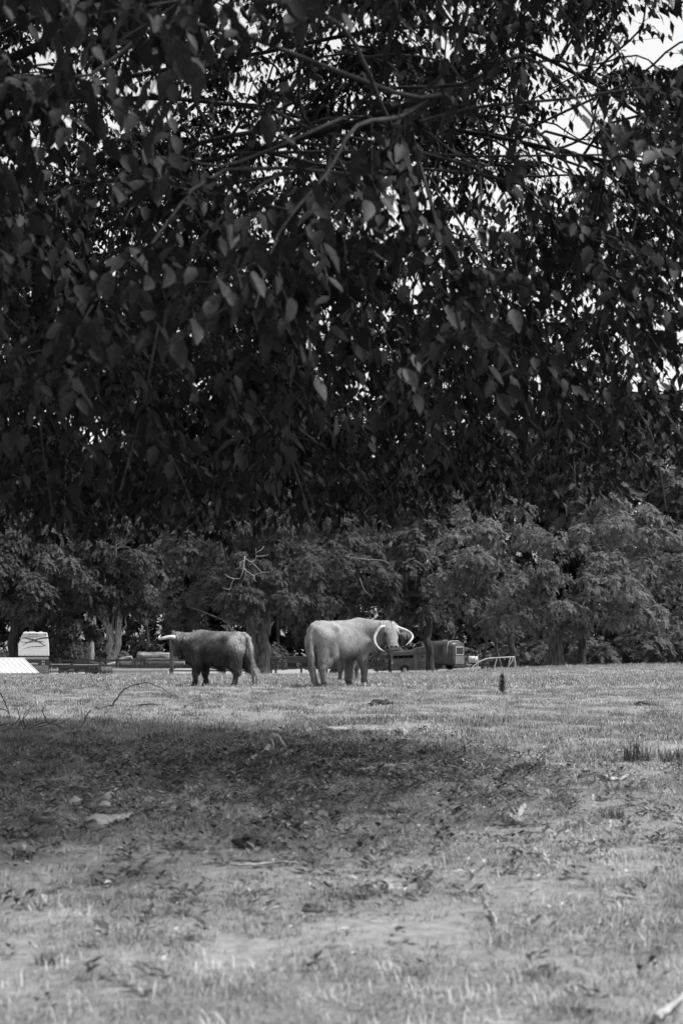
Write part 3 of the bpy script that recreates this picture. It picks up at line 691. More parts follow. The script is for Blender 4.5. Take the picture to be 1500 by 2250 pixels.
def motorhome():
    Y = 117.0; Z = zm(0, 1370, 11.538); gz = tz(P(75, 1440, Y).x, Y)
    base = Vector((P(74.5, 1440, Y).x, Y, gz))
    r = empty('motorhome', base, 'big pale motorhome seen from its rear, dark swooshes painted on it', 'motorhome')
    pts = [Z(*p) for p in ((470, 820), (468, 520), (500, 470), (560, 300), (588, 262), (600, 215), (1205, 230), (1222, 330), (1246, 520), (1257, 820))]
    body = quad_prism(pts, Y, 10.5, -2.35).build('body', M['rv'], r, bevel=.05)
    MB().prism([P(*Z(x, y), Y + .03) for x, y in ((472, 822), (1256, 822), (1256, 1300), (472, 1300))], (-2.3, 10.3, 0)).build('lower_body', M['rv_dark'], r)
    for y0, y1, m in ((860, 884, 'rv_trim'), (893, 905, 'rv_trim')):
        MB().prism([P(*Z(x, y), Y - .05) for x, y in ((500, y1), (1232, y1), (1232, y0), (500, y0))], (0, .08, 0)).build('trim_strip', M[m], r)
    MB().prism([P(*Z(x, y), Y - .04) for x, y in ((550, 293), (1180, 291), (1180, 283), (556, 283))], (0, .05, 0)).build('roof_seam', M['rv_dark'], r)
    for k, yy in enumerate((1075, 1105, 1135, 1168, 1200, 1228)):
        MB().prism([P(*Z(x, y), Y - .04) for x, y in ((500, yy + 11), (1230, yy + 9), (1230, yy - 3), (500, yy - 1))], (0, .07, 0)).build('louvre_slat', M['grey_steel'], r)
    for x0, y0 in ((1068, 940), (1112, 940), (1068, 1008), (1112, 1008)):
        MB().prism([P(*Z(x, y), Y - .04) for x, y in ((x0, y0 + 34), (x0 + 24, y0 + 34), (x0 + 24, y0), (x0, y0))], (0, .07, 0)).build('tail_light', M['lamp'], r)
    MB().prism([P(*Z(x, y), Y - .04) for x, y in ((780, 1036), (970, 1036), (970, 1004), (780, 998))], (0, .07, 0)).build('bumper_plate', M['rv_trim'], r)
    for x0 in (752, 833, 914, 1138):
        MB().prism([P(*Z(x, y), Y - .03) for x, y in ((x0, 271), (x0 + 38, 271), (x0 + 38, 257), (x0, 257))], (0, .05, 0)).build('marker_light', M['rv_dark'], r)
    for i, x0 in enumerate((505, 620, 735, 850, 962, 1075, 1180)):       # seven small spaced characters, too small to read
        w_ = 40 if i < 6 else 22
        mb = MB(); mb.prism([P(*Z(x, y), Y - .012) for x, y in ((x0, 790), (x0 + w_, 790), (x0 + w_, 784), (x0, 784))], (0, .01, 0))
        mb.prism([P(*Z(x, y), Y - .012) for x, y in ((x0 + w_ * .3, 804), (x0 + w_ * .6, 804), (x0 + w_ * .6, 791), (x0 + w_ * .3, 791))], (0, .01, 0)); mb.build('lettering', M['grey_steel'], r)
    def swoosh(pts, wid, k):
        q = spline([Vector((x, y, 0)) for x, y in pts], 8); n = len(q); wl = lerps(wid, n); mb = MB(); vs = []
        for i, p in enumerate(q):
            t = (q[min(i + 1, n - 1)] - q[max(i - 1, 0)]).normalized(); nr = Vector((-t.y, t.x, 0)) * wl[i] / 2
            for s_ in (1, -1): v = p + nr * s_; vs.append(P(*Z(v.x, v.y), Y - .008 - .004 * k))
        mb.add(vs, [(2 * i, 2 * i + 1, 2 * i + 3, 2 * i + 2) for i in range(n - 1)]); mb.build('swoosh_stripe', M['rv_dark'], r)
    swoosh([(1232, 360), (1100, 368), (950, 400), (760, 460), (640, 520), (552, 575)], [38, 34, 30, 24, 14, 2], 0)
    swoosh([(570, 372), (700, 380), (860, 415), (1000, 470), (1110, 535), (1190, 590)], [4, 26, 36, 28, 16, 2], 1)
    swoosh([(1080, 325), (900, 335), (720, 342), (600, 358), (535, 395), (535, 450), (600, 474), (740, 474), (900, 462), (1050, 458), (1160, 468)], [2, 16, 18, 14, 7, 9, 14, 18, 18, 18, 3], 2)
    swoosh([(1184, 520), (1130, 558), (1040, 582), (880, 585), (730, 605), (560, 665)], [3, 14, 17, 17, 15, 3], 3)
    for x0, wd in ((640, 60), (740, 170), (1000, 90)):
        MB().prism([P(*Z(x, y), Y + .5) for x, y in ((x0, 225), (x0 + wd, 225), (x0 + wd - 8, 200), (x0 + 8, 200))], (-.22, 1.0, 0)).build('roof_vent', M['rv_trim'], r)
    for px in (50, 100):
        c = P(px, 1480, Y + 2.0); c.z = gz + .48; mb = MB(); mb.tube([c - Vector((.15, 0, 0)), c + Vector((.15, 0, 0))], .48, 18); mb.build('wheel', M['tyre'], r)
motorhome()

def shed():
    Yr, Ye = 88.5, 85.5; a = empty('shed', Vector((P(10, 1470, 87).x, 87, tz(P(10, 1470, 87).x, 87))), 'low shed with a white ribbed metal roof at the left edge', 'shed')
    R0, R1 = P(-120, 1446.5, Yr), P(54.5, 1447, Yr); E0, E1 = P(-88, 1480, Ye), P(87.5, 1478.5, Ye)
    mb = MB(); mb.prism([R0, R1, E1, E0], (0, 0, -.03)); rf = mb.build('roof', M['white_steel'], a)
    for k in range(16):
        t = (k + .35) / 15.6; p, q = R0.lerp(R1, t), E0.lerp(E1, t)
        if t > 1: break
        MB().prism([p + Vector((-.03, 0, .002)), p + Vector((.03, 0, .002)), p + Vector((.015, 0, .03)), p + Vector((-.015, 0, .03))], (q - p) * 1.004).build('roof_rib', M['white_steel'], rf)
    MB().tube([R0 + Vector((0, .05, .01)), R1 + Vector((0, .05, .01))], .05, 8).build('ridge_cap', M['white_steel'], rf)
    w0, w1 = E0 + Vector((.1, .25, .0)), E1 + Vector((-.1, .25, .0)); w0.z = w1.z = E0.z - .02; gz = tz(w1.x, w1.y) - .1
    MB().prism([Vector((w0.x, w0.y, gz)), Vector((w1.x, w1.y, gz)), w1, w0], (0, .05, 0)).build('front_wall', mat('shed_wall', .12, .2, 6, .8, (6, 1, 1)), a)
    b1 = R1 + Vector((-.15, -.1, -.1)); MB().prism([Vector((w1.x, w1.y, gz)), Vector((b1.x, b1.y, gz)), b1, w1 + Vector((0, 0, -.05))], (-.05, 0, 0)).build('side_wall', M['trailer'], a)
    b0 = R0 + Vector((.1, -.1, -.1)); MB().prism([Vector((b0.x, b0.y, gz)), Vector((b1.x, b1.y, gz)), b1, b0], (0, -.05, 0)).build('back_wall', M['trailer'], a)
shed()

# dark wooden rail fence: posts and each rail their own piece
def fence(label, posts, Y, rails, top, pw=.16, extra=None):
    f = empty('rail_fence', tb(posts[0], Y), label, 'fence')
    for px in posts:
        b = tb(px, Y); t = P(px, top, Y); MB().box((b.x - pw / 2, Y - pw / 2, b.z), (b.x + pw / 2, Y + pw / 2, t.z)).build('post', M['rail'], f)
    for i in range(len(posts) - 1):
        for (y0, y1) in rails:
            jy = random.uniform(-.5, .5)
            a, b = P(posts[i], (y0 + y1) / 2 + jy, Y - pw / 2 - .03), P(posts[i + 1], (y0 + y1) / 2 + random.uniform(-.5, .5), Y - pw / 2 - .03)
            MB().beam(a, b, .045, (y1 - y0) * Y / FPX).build('rail', M['rail'], f)
    return f
fence('dark wooden rail fence behind the dark cow, running from the pipe gate', [132, 195, 257, 318, 377, 436, 494, 552], 118, [(1449, 1453), (1461, 1464.5), (1472.5, 1475.5)], 1447)
fence('dark wooden rail fence between the twin-trunked tree and the pale cow', [596, 606, 662, 718, 775], 116, [(1445, 1448), (1454.5, 1457), (1465.5, 1469.5)], 1444)
fence('dark wooden rail fence under the pale cow\'s chin beside the horse trailer', [800, 828, 856], 114, [(1444, 1447), (1455, 1458), (1466, 1469)], 1441)
o = tag(MB().box((P(372.5, 1440, 98).x, 98, tz(P(376, 1440, 98).x, 98) - .2), (P(381, 1440, 98).x, 98.26, P(376, 1404, 98).z)).build('gate_post', M['bark'], None, bevel=.02), 'tall thick wooden post in front of the dark cow\'s head', 'post')
b = tb(856, 109); tag(MB().tube([b, P(856.5, 1452, 109), P(856, 1423, 109)], [.15, .14, .13], 10).build('fence_post', M['bark_dark'], None, True), 'thick dark round post at the left end of the horse trailer', 'post')

def pipe_panel(label, x0, x1, rails, top, bot, Y, mids=()):
    g = empty('pipe_gate', tb((x0 + x1) / 2, Y), label, 'gate')
    for px in (x0, x1) + tuple(mids):
        q = P(px, bot, Y); MB().tube([Vector((q.x, Y, max(q.z, tz(q.x, Y) - .05))), P(px, top, Y)], .035, 8).build('upright', M['dark_steel'], g)
    for y in rails: MB().tube([P(x0, y, Y), P(x1, y, Y)], .022, 6).build('bar', M['grey_steel'] if y == rails[0] else M['dark_steel'], g)
pipe_panel('thin dark pipe gate panel next to the motorhome', 111.5, 156, (1459.6, 1466.3, 1474, 1481), 1458, 1486, 110)
pipe_panel('thin dark pipe gate panel between the wagon and the barrel', 160, 219, (1460.5, 1463.5, 1473, 1481), 1458, 1486, 110)

def wagon(label, Z, Y, outline, bump, wheels, depth=2.0):
    g = empty('farm_wagon', tb(*([Z(600, 0)[0], Y])), label, 'wagon')
    quad_prism([Z(*p) for p in outline], Y, depth).build('bed', M['dark_steel'], g, bevel=.02)
    if bump: quad_prism([Z(*p) for p in bump], Y + .3, .5).build('axle_housing', M['rv_dark'], g)
    for (x, y, rr) in wheels:
        c = P(*Z(x, y), Y + .2); 
        o = MB().tube([c, c + Vector((0, .28, 0))], rr, 16).build('wheel', M['tyre'], g)
        h_ = MB().tube([c - Vector((0, .02, 0)), c + Vector((0, .3, 0))], rr * .3, 10); h_.build('hub', M['dark_steel'], o)
wagon('dark low farm wagon parked behind the rail fence beside the motorhome', zm(110, 1430, 10.714), 123, [(270, 445), (270, 320), (700, 285), (760, 255), (890, 250), (1050, 290), (1060, 440)], [(560, 442), (700, 442), (660, 520), (600, 520)], [(330, 500, .42), (985, 480, .60)])
wagon('dark flatbed trailer behind the fence left of the pale cow', zm(560, 1420, 9.375), 124, [(660, 330), (660, 210), (1330, 200), (1330, 330)], None, [(1080, 370, .5), (760, 380, .4)])
a, b = P(673, 1437.5, 124), P(690, 1439, 124); tag(MB().beam(a, b, .3, .12).build('plank', M['dead_wood'], None), 'pale plank lying on the dark flatbed trailer', 'plank')

def feeder():
    Z = zm(220, 1420, 8.333); Y = 113; g = empty('feed_trough', tb(310, Y), 'long pale feed trough on the grass in front of the rail fence', 'trough')
    quad_prism([Z(*p) for p in ((205, 515), (215, 450), (1235, 450), (1245, 515))], Y, .08).build('front_panel', M['grey_steel'], g)
    quad_prism([Z(*p) for p in ((195, 448), (205, 422), (1240, 424), (1245, 446))], Y - .06, .14).build('top_rim', M['white_steel'], g, bevel=.01)
    quad_prism([Z(*p) for p in ((160, 425), (165, 398), (1225, 402), (1230, 425))], Y + .75, .1).build('back_rim', M['grey_steel'], g)
    quad_prism([Z(*p) for p in ((205, 515), (1245, 515), (1230, 490), (205, 490))], Y + .09, .7).build('floor_pan', M['dark_steel'], g)
    for x in (230, 720, 1180):
        quad_prism([Z(x, 545), Z(x + 18, 545), Z(x + 18, 512), Z(x, 512)], Y + .1, .08).build('leg', M['dark_steel'], g)
    for x in (1160, 1245):
        q = [P(*Z(x, 440), Y - .1), P(*Z(x + 15, 520), Y - .15)]; MB().tube(q, .02, 6).build('brace', M['white_steel'], g)
    c = P(*Z(110, 455), 111.5); g = empty('barrel', (c.x, c.y, tz(c.x, c.y)), 'weathered barrel lying on its side at the left end of the feed trough', 'barrel')
    ax = Vector((.9, .35, 0)).normalized(); L = .85; R = .62 * .55
    c.z = max(c.z, tz(c.x, c.y) + R)
    mb = MB(); mb.tube([c + ax * (t - .5) * L for t in (0, .04, .3, .5, .7, .96, 1)], [R * .95, R, R, R * 1.02, R, R, R * .95], 20); body = mb.build('shell', M['stick'], g)
    for t in (-.5, -.18, .18, .5):
        MB().tube([c + ax * (t * L - .02), c + ax * (t * L + .02)], R * 1.05, 20).build('hoop', M['dark_steel'], g)
feeder()

def log(label, px0, py0, px1, py1, Y, r, m='log', dY=0.0):
    a, b = P(px0, py0, Y), P(px1, py1, Y + dY); q = wander(a, b, 7, .012, np.random.default_rng(int(px0 + py0))); g = empty('felled_log', (a.x, a.y, min(a.z, b.z) - r), label, 'log')
    MB().tube(q, lerps([r, r * 1.06, r * .98, r * 1.02, r * .9], 7), 14, wob=.10).build('stem', M[m], g, True)
    d = (b - a).normalized()
    for e, s_ in ((a, -1), (b, 1)): MB().tube([e, e + d * s_ * .03], [r * .86, r * .84], 14).build('cut_end', M['stick_pale'], g)
    return g
log('thick pale felled log lying behind the fence, topmost of the pile', 303, 1442, 372, 1443, 127, .40)
log('dark felled log under the topmost pale log', 318, 1458, 376, 1457, 126.4, .42, 'bark')
log('short felled log leaning on the pile, left of the thick pale one', 262, 1450, 290, 1445, 128, .2)
log('thin pale split log on the ground behind the fence below the pale trunk', 236, 1461, 254, 1456.5, 126, .12, 'stick_pale')
log('dark felled log with a knotted end in the middle of the pile', 262, 1461, 300, 1460, 127, .34, 'bark')
log('pale felled log behind the fence under the dark cow\'s chin', 381, 1457, 405, 1455, 126, .25)

def horse_trailer():
    Z = zm(850, 1400, 13.636); Y = 115; g = empty('horse_trailer', tb(905, Y), 'old grey slatted horse trailer under the trees right of the pale cow', 'trailer')
    gz = tz(P(905, 1440, Y).x, Y)
    outl = [(165, 965), (160, 560), (1165, 495), (1160, 965)]
    quad_prism([Z(*p) for p in ((165, 1000), (165, 650), (790, 620), (790, 1000))], Y + .05, 1.9).build('box_body', M['trailer'], g)
    quad_prism([Z(*p) for p in ((790, 1000), (790, 515), (930, 500), (930, 1000))], Y, 2.0).build('side_panel', M['trailer'], g)
    quad_prism([Z(*p) for p in ((945, 1000), (945, 500), (1150, 490), (1160, 560), (1140, 870), (1135, 1000))], Y + .02, 1.98).build('tack_compartment', M['trailer'], g, bevel=.03)
    quad_prism([Z(*p) for p in ((930, 958), (930, 500), (945, 500), (945, 958))], Y + .06, 1.9).build('door_gap', M['gap'], g)
    quad_prism([Z(*p) for p in ((160, 565), (165, 480), (210, 437), (750, 403), (870, 325), (1100, 288), (1165, 280), (1165, 488), (790, 512), (790, 540))], Y - .03, 2.06).build('roof', M['trailer_roof'], g, bevel=.06)
    quad_prism([Z(*p) for p in ((168, 655), (168, 560), (790, 535), (790, 625))], Y + .45, 1.3).build('opening', M['gap'], g)
    for x in (165, 320, 495, 635, 780):
        quad_prism([Z(x, 958), Z(x + 20, 958), Z(x + 14, 545), Z(x, 550)], Y, .06).build('rib', M['trailer_roof'], g)
    for y0, y1 in ((660, 712), (738, 795), (812, 880), (893, 955)):
        quad_prism([Z(172, y1 + 6), Z(785, y1 - 12), Z(785, y0 - 12), Z(172, y0 + 8)], Y + .025, .03).build('slat', M['trailer'], g)
    quad_prism([Z(950, 760), Z(1145, 757), Z(1145, 747), Z(950, 750)], Y - .005, .03).build('hinge_strap', M['dark_steel'], g)
    quad_prism([Z(*p) for p in ((1035, 610), (1030, 575), (1050, 565), (1080, 570), (1080, 600), (1058, 622))], Y - .006, .03).build('vent', M['dark_steel'], g)
    for x in (525,):
        c = P(*Z(x, 960), Y + .02); c.z = gz + .36
        o = MB().tube([c, c + Vector((0, .25, 0))], .36, 16).build('wheel', M['tyre'], g); MB().tube([c - Vector((0, .02, 0)), c + Vector((0, .1, 0))], .15, 10).build('hub', M['grey_steel'], o)
        q = [c + Vector((math.cos(a) * .44, -.04, math.sin(a) * .44)) for a in np.linspace(.2, math.pi - .2, 8)]; MB().tube(q, .03, 6).build('mudguard', M['trailer_roof'], g)
    MB().tube([P(*Z(165, 760), Y - .1), P(*Z(110, 820), Y - .3), P(*Z(100, 965), Y - .3)], .025, 6).build('hitch_pipe', M['grey_steel'], g)
horse_trailer()

def caravan():
    Z = zm(940, 1400, 7.143); Y = 124; e = P(1009, 1440, Y); gz = tz(e.x, Y)
    yawc = math.radians(38); g = empty('caravan', (e.x, Y, gz), 'old rounded silver caravan with a dark rear window under the trees', 'caravan')
    dirv = Vector((-math.sin(math.radians(52)), math.cos(math.radians(52)), 0)); sid = Vector((dirv.y, -dirv.x, 0)); L, W, Ht, z0 = 3.2, 1.15, 2.15, .42
    def sect(s, n=28):
        t = min(s, L - s); k = 1.0 if t > .5 else (1 - ((.5 - t) / .5) ** 2.2 * .30)
        kz = 1.0 if t > .7 else (1 - ((.7 - t) / .7) ** 2.2 * .16)
        pts = []
        for i in range(n):
            a = 2 * math.pi * i / n; ca, sa = math.cos(a), math.sin(a); p = 2 / 4.0 if sa > 0 else 2 / 7.0
            x = math.copysign(abs(ca) ** p, ca) * W * k; z = z0 + Ht / 2 + math.copysign(abs(sa) ** p, sa) * Ht / 2 * (kz if sa > 0 else 1)
            pts.append(dirv * s + sid * x + Vector((0, 0, z)))
        return pts
    ss = [0, .05, .15, .3, .5, .9, 1.3, 1.6, 2.0, 2.4, 2.7, 2.9, 3.05, 3.15, 3.2]; n = 28; mb = MB(); vs = [p for s in ss for p in sect(s)]
    mb.add(vs, [(i * n + k, i * n + (k + 1) % n, (i + 1) * n + (k + 1) % n, (i + 1) * n + k) for i in range(len(ss) - 1) for k in range(n)] + [tuple(range(n))[::-1], tuple((len(ss) - 1) * n + k for k in range(n))])
    link('shell', mb.mesh('shell', True), g, M['alu'])
    nrm = -dirv
    def plate(nm, m, x0, x1, zz0, zz1, off, th):
        MB2 = MB(); a = nrm * off; MB2.prism([sid * x0 + Vector((0, 0, zz0)) + a, sid * x1 + Vector((0, 0, zz0)) + a, sid * x1 + Vector((0, 0, zz1)) + a, sid * x0 + Vector((0, 0, zz1)) + a], nrm * th); link(nm, MB2.mesh(nm), g, M[m])
    plate('window_frame', 'grey_steel', -.62, .62, 1.34, 2.06, .0, .03); plate('window_pane', 'glass', -.55, .55, 1.41, 1.99, .02, .025)
    plate('tail_panel', 'trailer', -.68, .68, .55, 1.26, .0, .02); plate('bumper', 'dark_steel', -.9, .9, .38, .50, .0, .08)
    # rounded hoop of trim round the end
    q = sect(.5); link('end_trim', MB().tube(q[0:15], .03, 6).mesh('end_trim', True), g, M['grey_steel'])
    for s0, s1, z1, nm, mm in ((1.0, 1.55, 2.1, 'door', 'dark_steel'), (1.8, 2.5, 2.0, 'side_window', 'glass')):
        zb = .6 if nm == 'door' else 1.35; a = -sid * (W + .005)
        m2 = MB().prism([a + dirv * s0 + Vector((0, 0, zb)), a + dirv * s1 + Vector((0, 0, zb)), a + dirv * s1 + Vector((0, 0, z1)), a + dirv * s0 + Vector((0, 0, z1))], -sid * .03); link(nm, m2.mesh(nm), g, M[mm])
    for s_ in (1.7,):
        for sg in (-1, 1):
            c = dirv * s_ + sid * sg * (W - .12) + Vector((0, 0, .36)); link('wheel', MB().tube([c - sid * .12, c + sid * .12], .36, 14).mesh('wheel'), g, M['tyre'])
    c = dirv * 1.5 + Vector((0, 0, z0 + Ht)); link('roof_vent', MB().box(c - Vector((.2, .2, .02)), c + Vector((.2, .2, .08))).mesh('roof_vent'), g, M['white_steel'])
caravan()

Zc = zm(940, 1400, 7.143)
g = empty('water_tank', tb(1038, 118), 'small pale tank on legs between the silver caravan and the pipe frame', 'tank')
a, b = P(*Zc(632, 347), 118), P(*Zc(776, 350), 118)
MB().tube([a + (b - a) * t for t in (0, .03, .5, .97, 1)], [.2, .27, .27, .27, .2], 16).build('vessel', M['white_steel'], g, True)
for x in (655, 755): MB().beam(P(*Zc(x, 378), 118), Vector((P(*Zc(x, 460), 118).x, 118, tz(P(*Zc(x, 460), 118).x, 118) - .05)), .05, .05).build('leg', M['grey_steel'], g)
MB().beam(P(*Zc(612, 433), 117.9), P(*Zc(690, 434), 117.9), .3, .05).build('shelf', M['white_steel'], g)
q = P(*Zc(780, 460), 117.5); tag(MB().tube([Vector((q.x, 117.5, tz(q.x, 117.5) - .1)), P(*Zc(780, 265), 117.5)], .03, 7).build('steel_post', M['grey_steel'], None), 'thin upright steel post beside the small pale tank', 'post')
g = empty('bent_pipe_rack', ground(1036, 1469), 'bent pale pipe frame lying at the field edge right of the caravan', 'frame'); Yf = 70.5
main = spline([P(*Zc(x, y), Yf) for x, y in ((660, 500), (740, 432), (830, 372), (935, 337), (1100, 322), (1230, 316), (1350, 308))], 4)
MB().tube(main, .030, 8).build('top_rail', M['grey_steel'], g, True)
for i, ch in enumerate(([(1330, 312), (1315, 380), (1240, 485)], [(1350, 308), (1362, 390), (1370, 485)], [(1080, 330), (1058, 400), (1035, 485)], [(1290, 316), (1262, 430)])):
    q = spline([P(*Zc(x, y), Yf + (.0 if i != 1 else .9)) for x, y in ch], 4); MB().tube(q, .028, 7).build('leg', M['grey_steel'], g, True)
a, b = P(*Zc(900, 407), 100), P(*Zc(1042, 428), 100); g = empty('bench', (a.x, a.y, tz(a.x, 100)), 'low pale plank bench behind the bent pipe frame', 'bench')
MB().beam(a, b, .4, .09).build('seat', M['dead_wood'], g)
for t in (.15, .85):
    q = a.lerp(b, t); MB().box((q.x - .05, 99.9, tz(q.x, 100) - .1), (q.x + .05, 100.1, q.z - .04)).build('leg', M['stick'], g)
# ------------------------------------------------------------------ the near tree whose low boughs hang over the picture
TREE_C = np.array((-3.2, 9.4)); TZ0 = tz(-3.2, 9.4)
def crown_r(z):                                              # crown radius at a height
    return np.interp(z, [1.7, 2.1, 3.2, 5.0, 7.0, 9.0, 10.5], [4.9, 5.7, 6.3, 6.3, 5.5, 3.9, .8])
def in_frustum(p, mx=1.15):
    d = np.maximum(p[..., 1], .3); u = p[..., 0] / d; v = (p[..., 2] - CAM_H) / d
    return (p[..., 1] > 2.2) & (np.abs(u) < .245 * mx + .25 / d) & (v < .50 * mx + .2 / d)
# thin places in the foliage where the sky shows, as spheres in the crown (x, y, z, r)
GAPS = [(*P(700, 190, 7.5), .34), (*P(640, 350, 8.5), .36), (*P(1170, 220, 7.5), .40), (*P(1160, 385, 8.5), .34), (*P(420, 320, 9), .40), (*P(150, 260, 9), .45), (*P(560, 120, 9.5), .3), (*P(770, 740, 11), .42),
        (*P(930, 560, 10.5), .4), (*P(1270, 300, 9.5), .36), (*P(270, 570, 11), .34), (*P(980, 60, 9), .25), (*P(300, 180, 10), .35), (*P(1450, 80, 9), .25), (*P(690, 540, 10), .28), (*P(190, 950, 12.5), .35), (*P(820, 200, 7), .22), (*P(90, 130, 8), .25), (*P(480, 250, 8), .3), (*P(240, 440, 9.5), .3), (*P(1060, 470, 9), .25), (*P(880, 420, 9), .3), (*P(1350, 180, 8), .25), (*P(560, 460, 9), .25), (*P(60, 380, 9), .3), (*P(1230, 130, 8), .25), (*P(760, 60, 8), .25), (*P(520, 30, 8), .2), (*P(430, 560, 10), .25), (*P(370, 480, 10), .25), (*P(1000, 330, 8), .2)]
def near_tree():
    rng = np.random.default_rng(21)
    root = empty('shade_tree', (TREE_C[0], TREE_C[1], TZ0), 'big dark leafy tree hanging low boughs over the top of the picture', 'tree')
    off = Vector((TREE_C[0], TREE_C[1], TZ0)); B = Vector((TREE_C[0], TREE_C[1], TZ0 - .1))
    tp = spline([B, B + Vector((.05, 0, 1.2)), B + Vector((.0, .1, 2.6)), B + Vector((-.15, .1, 4.5)), B + Vector((.05, -.1, 7.0)), B + Vector((0, 0, 9.4))], 5)
    n = len(tp); mb = MB(); mb.tube([p - off for p in tp], [.42 * (1 - .85 * (i / (n - 1)) ** .9) + .22 * math.exp(-i * .7) for i in range(n)], 16, wob=.05)
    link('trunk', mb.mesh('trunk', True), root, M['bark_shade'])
    limbs = []
    for k in range(18):
        a = 2 * math.pi * (k * .381966) + .3 if k < 9 else rng.uniform(-1.5, .9)
        h0 = [2.2, 2.6, 3.0, 3.4, 3.8, 4.3, 4.8, 5.5, 6.2, 2.4, 2.9, 3.3, 4.0, 4.6, 5.2, 3.0, 3.6, 4.2, 4.9, 5.6, 2.7, 3.9, 4.4, 5.9][k]
        i0 = min(range(n), key=lambda i: abs(tp[i].z - TZ0 - h0)); s = tp[i0]; R = float(crown_r(h0 + 1.0)) * rng.uniform(.8, .93) * (.9 if math.sin(a) < -.45 else 1)
        d = Vector((math.cos(a), math.sin(a), 0)); sag = rng.uniform(-.1, .5) - max(0, (4 - h0)) * .12
        pts = [s, s + d * R * .3 + Vector((rng.normal(0, .2), rng.normal(0, .2), .5)), s + d * R * .5 + Vector((rng.normal(0, .35), rng.normal(0, .35), .6 + sag)), s + d * R * .72 + Vector((rng.normal(0, .35), rng.normal(0, .35), .8 + sag)), s + d * R + Vector((rng.normal(0, .4), rng.normal(0, .4), .35 + sag * 1.2))]
        q = spline(pts, 6); limbs.append(q); r0 = .036 if k < 9 else .018
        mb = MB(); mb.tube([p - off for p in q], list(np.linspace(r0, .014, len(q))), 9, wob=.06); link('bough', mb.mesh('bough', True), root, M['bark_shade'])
    LP = np.array([tuple(p) for q in limbs for p in q[4:]] + [tuple(p) for p in tp[8:]])
    # branch ends spread evenly through the crown
    ends = []; nv = [0, 0]
    for tries in range(60000):
        z = rng.uniform(1.75, 9.8); R = float(crown_r(z)); a = rng.uniform(0, 2 * math.pi); r = R * math.sqrt(rng.random()) 
        if r < .35 * R and not in_frustum(np.array((TREE_C[0] + r * math.cos(a), TREE_C[1] + r * math.sin(a), z + TZ0))): continue
        p = np.array((TREE_C[0] + r * math.cos(a), TREE_C[1] + r * math.sin(a), z + TZ0))
        if p[2] < 1.62 + TZ0 + .13 * max(0, p[0] + .5) + .13 * max(0, p[1] - 9.5): continue
        vis = bool(in_frustum(p)); md = (.62 if z < 2.4 else .67) if vis else 1.2
        if p[1] < ((3.6 if z < 2.9 else 4.4) if vis else 5.6): continue
        if ends and np.min(np.linalg.norm(np.array(ends) - p, axis=1)) < md: continue
        if nv[vis] >= (150, 680)[vis]: continue
        nv[vis] += 1; ends.append(p)
    leafO, leafD, leafN, leafS, twV, twF = [], [], [], [], [], []; tb_ = 0
    gaps = np.array(GAPS); gdir = gaps[:, :3] - np.array((0, 0, CAM_H)); gdir /= np.linalg.norm(gdir, axis=1)[:, None]; nb = 0; more = MB(); used = np.zeros(len(LP)); ends.sort(key=lambda e: e[1] if in_frustum(e) else 1e3)
    for e in ends:
        dd = np.linalg.norm(LP - e, axis=1) + np.maximum(0, LP[:, 2] - e[2] - .8) * .3 + rng.uniform(0, .5, len(LP)) + used * .45
        ia = np.argmin(dd); st = LP[ia]; used[ia] += 1
        bl = np.linalg.norm(e - st); mid = (st + e) / 2 + np.array((0, 0, .10 * bl)) + rng.normal(0, .04 + .05 * bl, 3)
        tip = e + (e - st) * .12 + np.array((0, 0, -.18))
        q = spline([st, st * .72 + mid * .28 + rng.normal(0, .05 * bl, 3), mid, mid * .5 + e * .5 + rng.normal(0, .035 * bl, 3), e, tip], 3)
        mb = MB() if nb < 298 else more; mb.tube([p - off for p in q], list(np.linspace(.011, .004, len(q))), 5, cap=False); nb += 1
        if nb <= 298: link('branch', mb.mesh('branch', True), root, M['bark_dark'])
        Q = np.array([tuple(p) for p in q]); vis = bool(in_frustum(e, 1.35))
        ns = 31 if vis else 40
        for _ in range(ns):
            b0 = Q[int(len(Q) * (.30 + .69 * rng.random() ** .8))]
            d = rng.normal(0, 1, 3) * np.array((1, 1, .55)); d += (e - st) / (np.linalg.norm(e - st) + 1e-6) * .5; d /= np.linalg.norm(d)
            Ls = rng.uniform(.22, .52) * (1 if vis else 1.25)
            ts = np.linspace(0, 1, 5)[:, None]; c = b0 + d * Ls * ts + np.array((0, 0, -.45 * Ls)) * ts ** 2
            rel = c[3] - gaps[:, :3]; al = (rel * gdir).sum(1)                # openings run some way through the crown
            if ((np.linalg.norm(rel - gdir * al[:, None], axis=1) < gaps[:, 3] * .95) & (np.abs(al) < 3.4)).any() and rng.random() < .95: continue
            if c[-1, 2] < 1.46 + TZ0 + .13 * max(0, c[-1, 0] + .5) + .13 * max(0, c[-1, 1] - 9.5) : continue
            sd = np.cross(d, (0, 0, 1.)); sd /= np.linalg.norm(sd) + 1e-9; up = np.cross(sd, d); r = .0032
            ring = np.concatenate([c[i] + np.array([sd * r, -sd * r * .5 + up * r * .87, -sd * r * .5 - up * r * .87]) * (1 - .14 * i) for i in (0, 4)])
            twV.append(ring); bq = tb_ + np.array([0, 1, 2]); f = []
            for i in range(1):
                for k in range(3): f.append((tb_ + i * 3 + k, tb_ + i * 3 + (k + 1) % 3, tb_ + (i + 1) * 3 + (k + 1) % 3, tb_ + (i + 1) * 3 + k))
            twF += f; tb_ += 6
            nl = rng.integers(8, 13) if vis else rng.integers(4, 7)
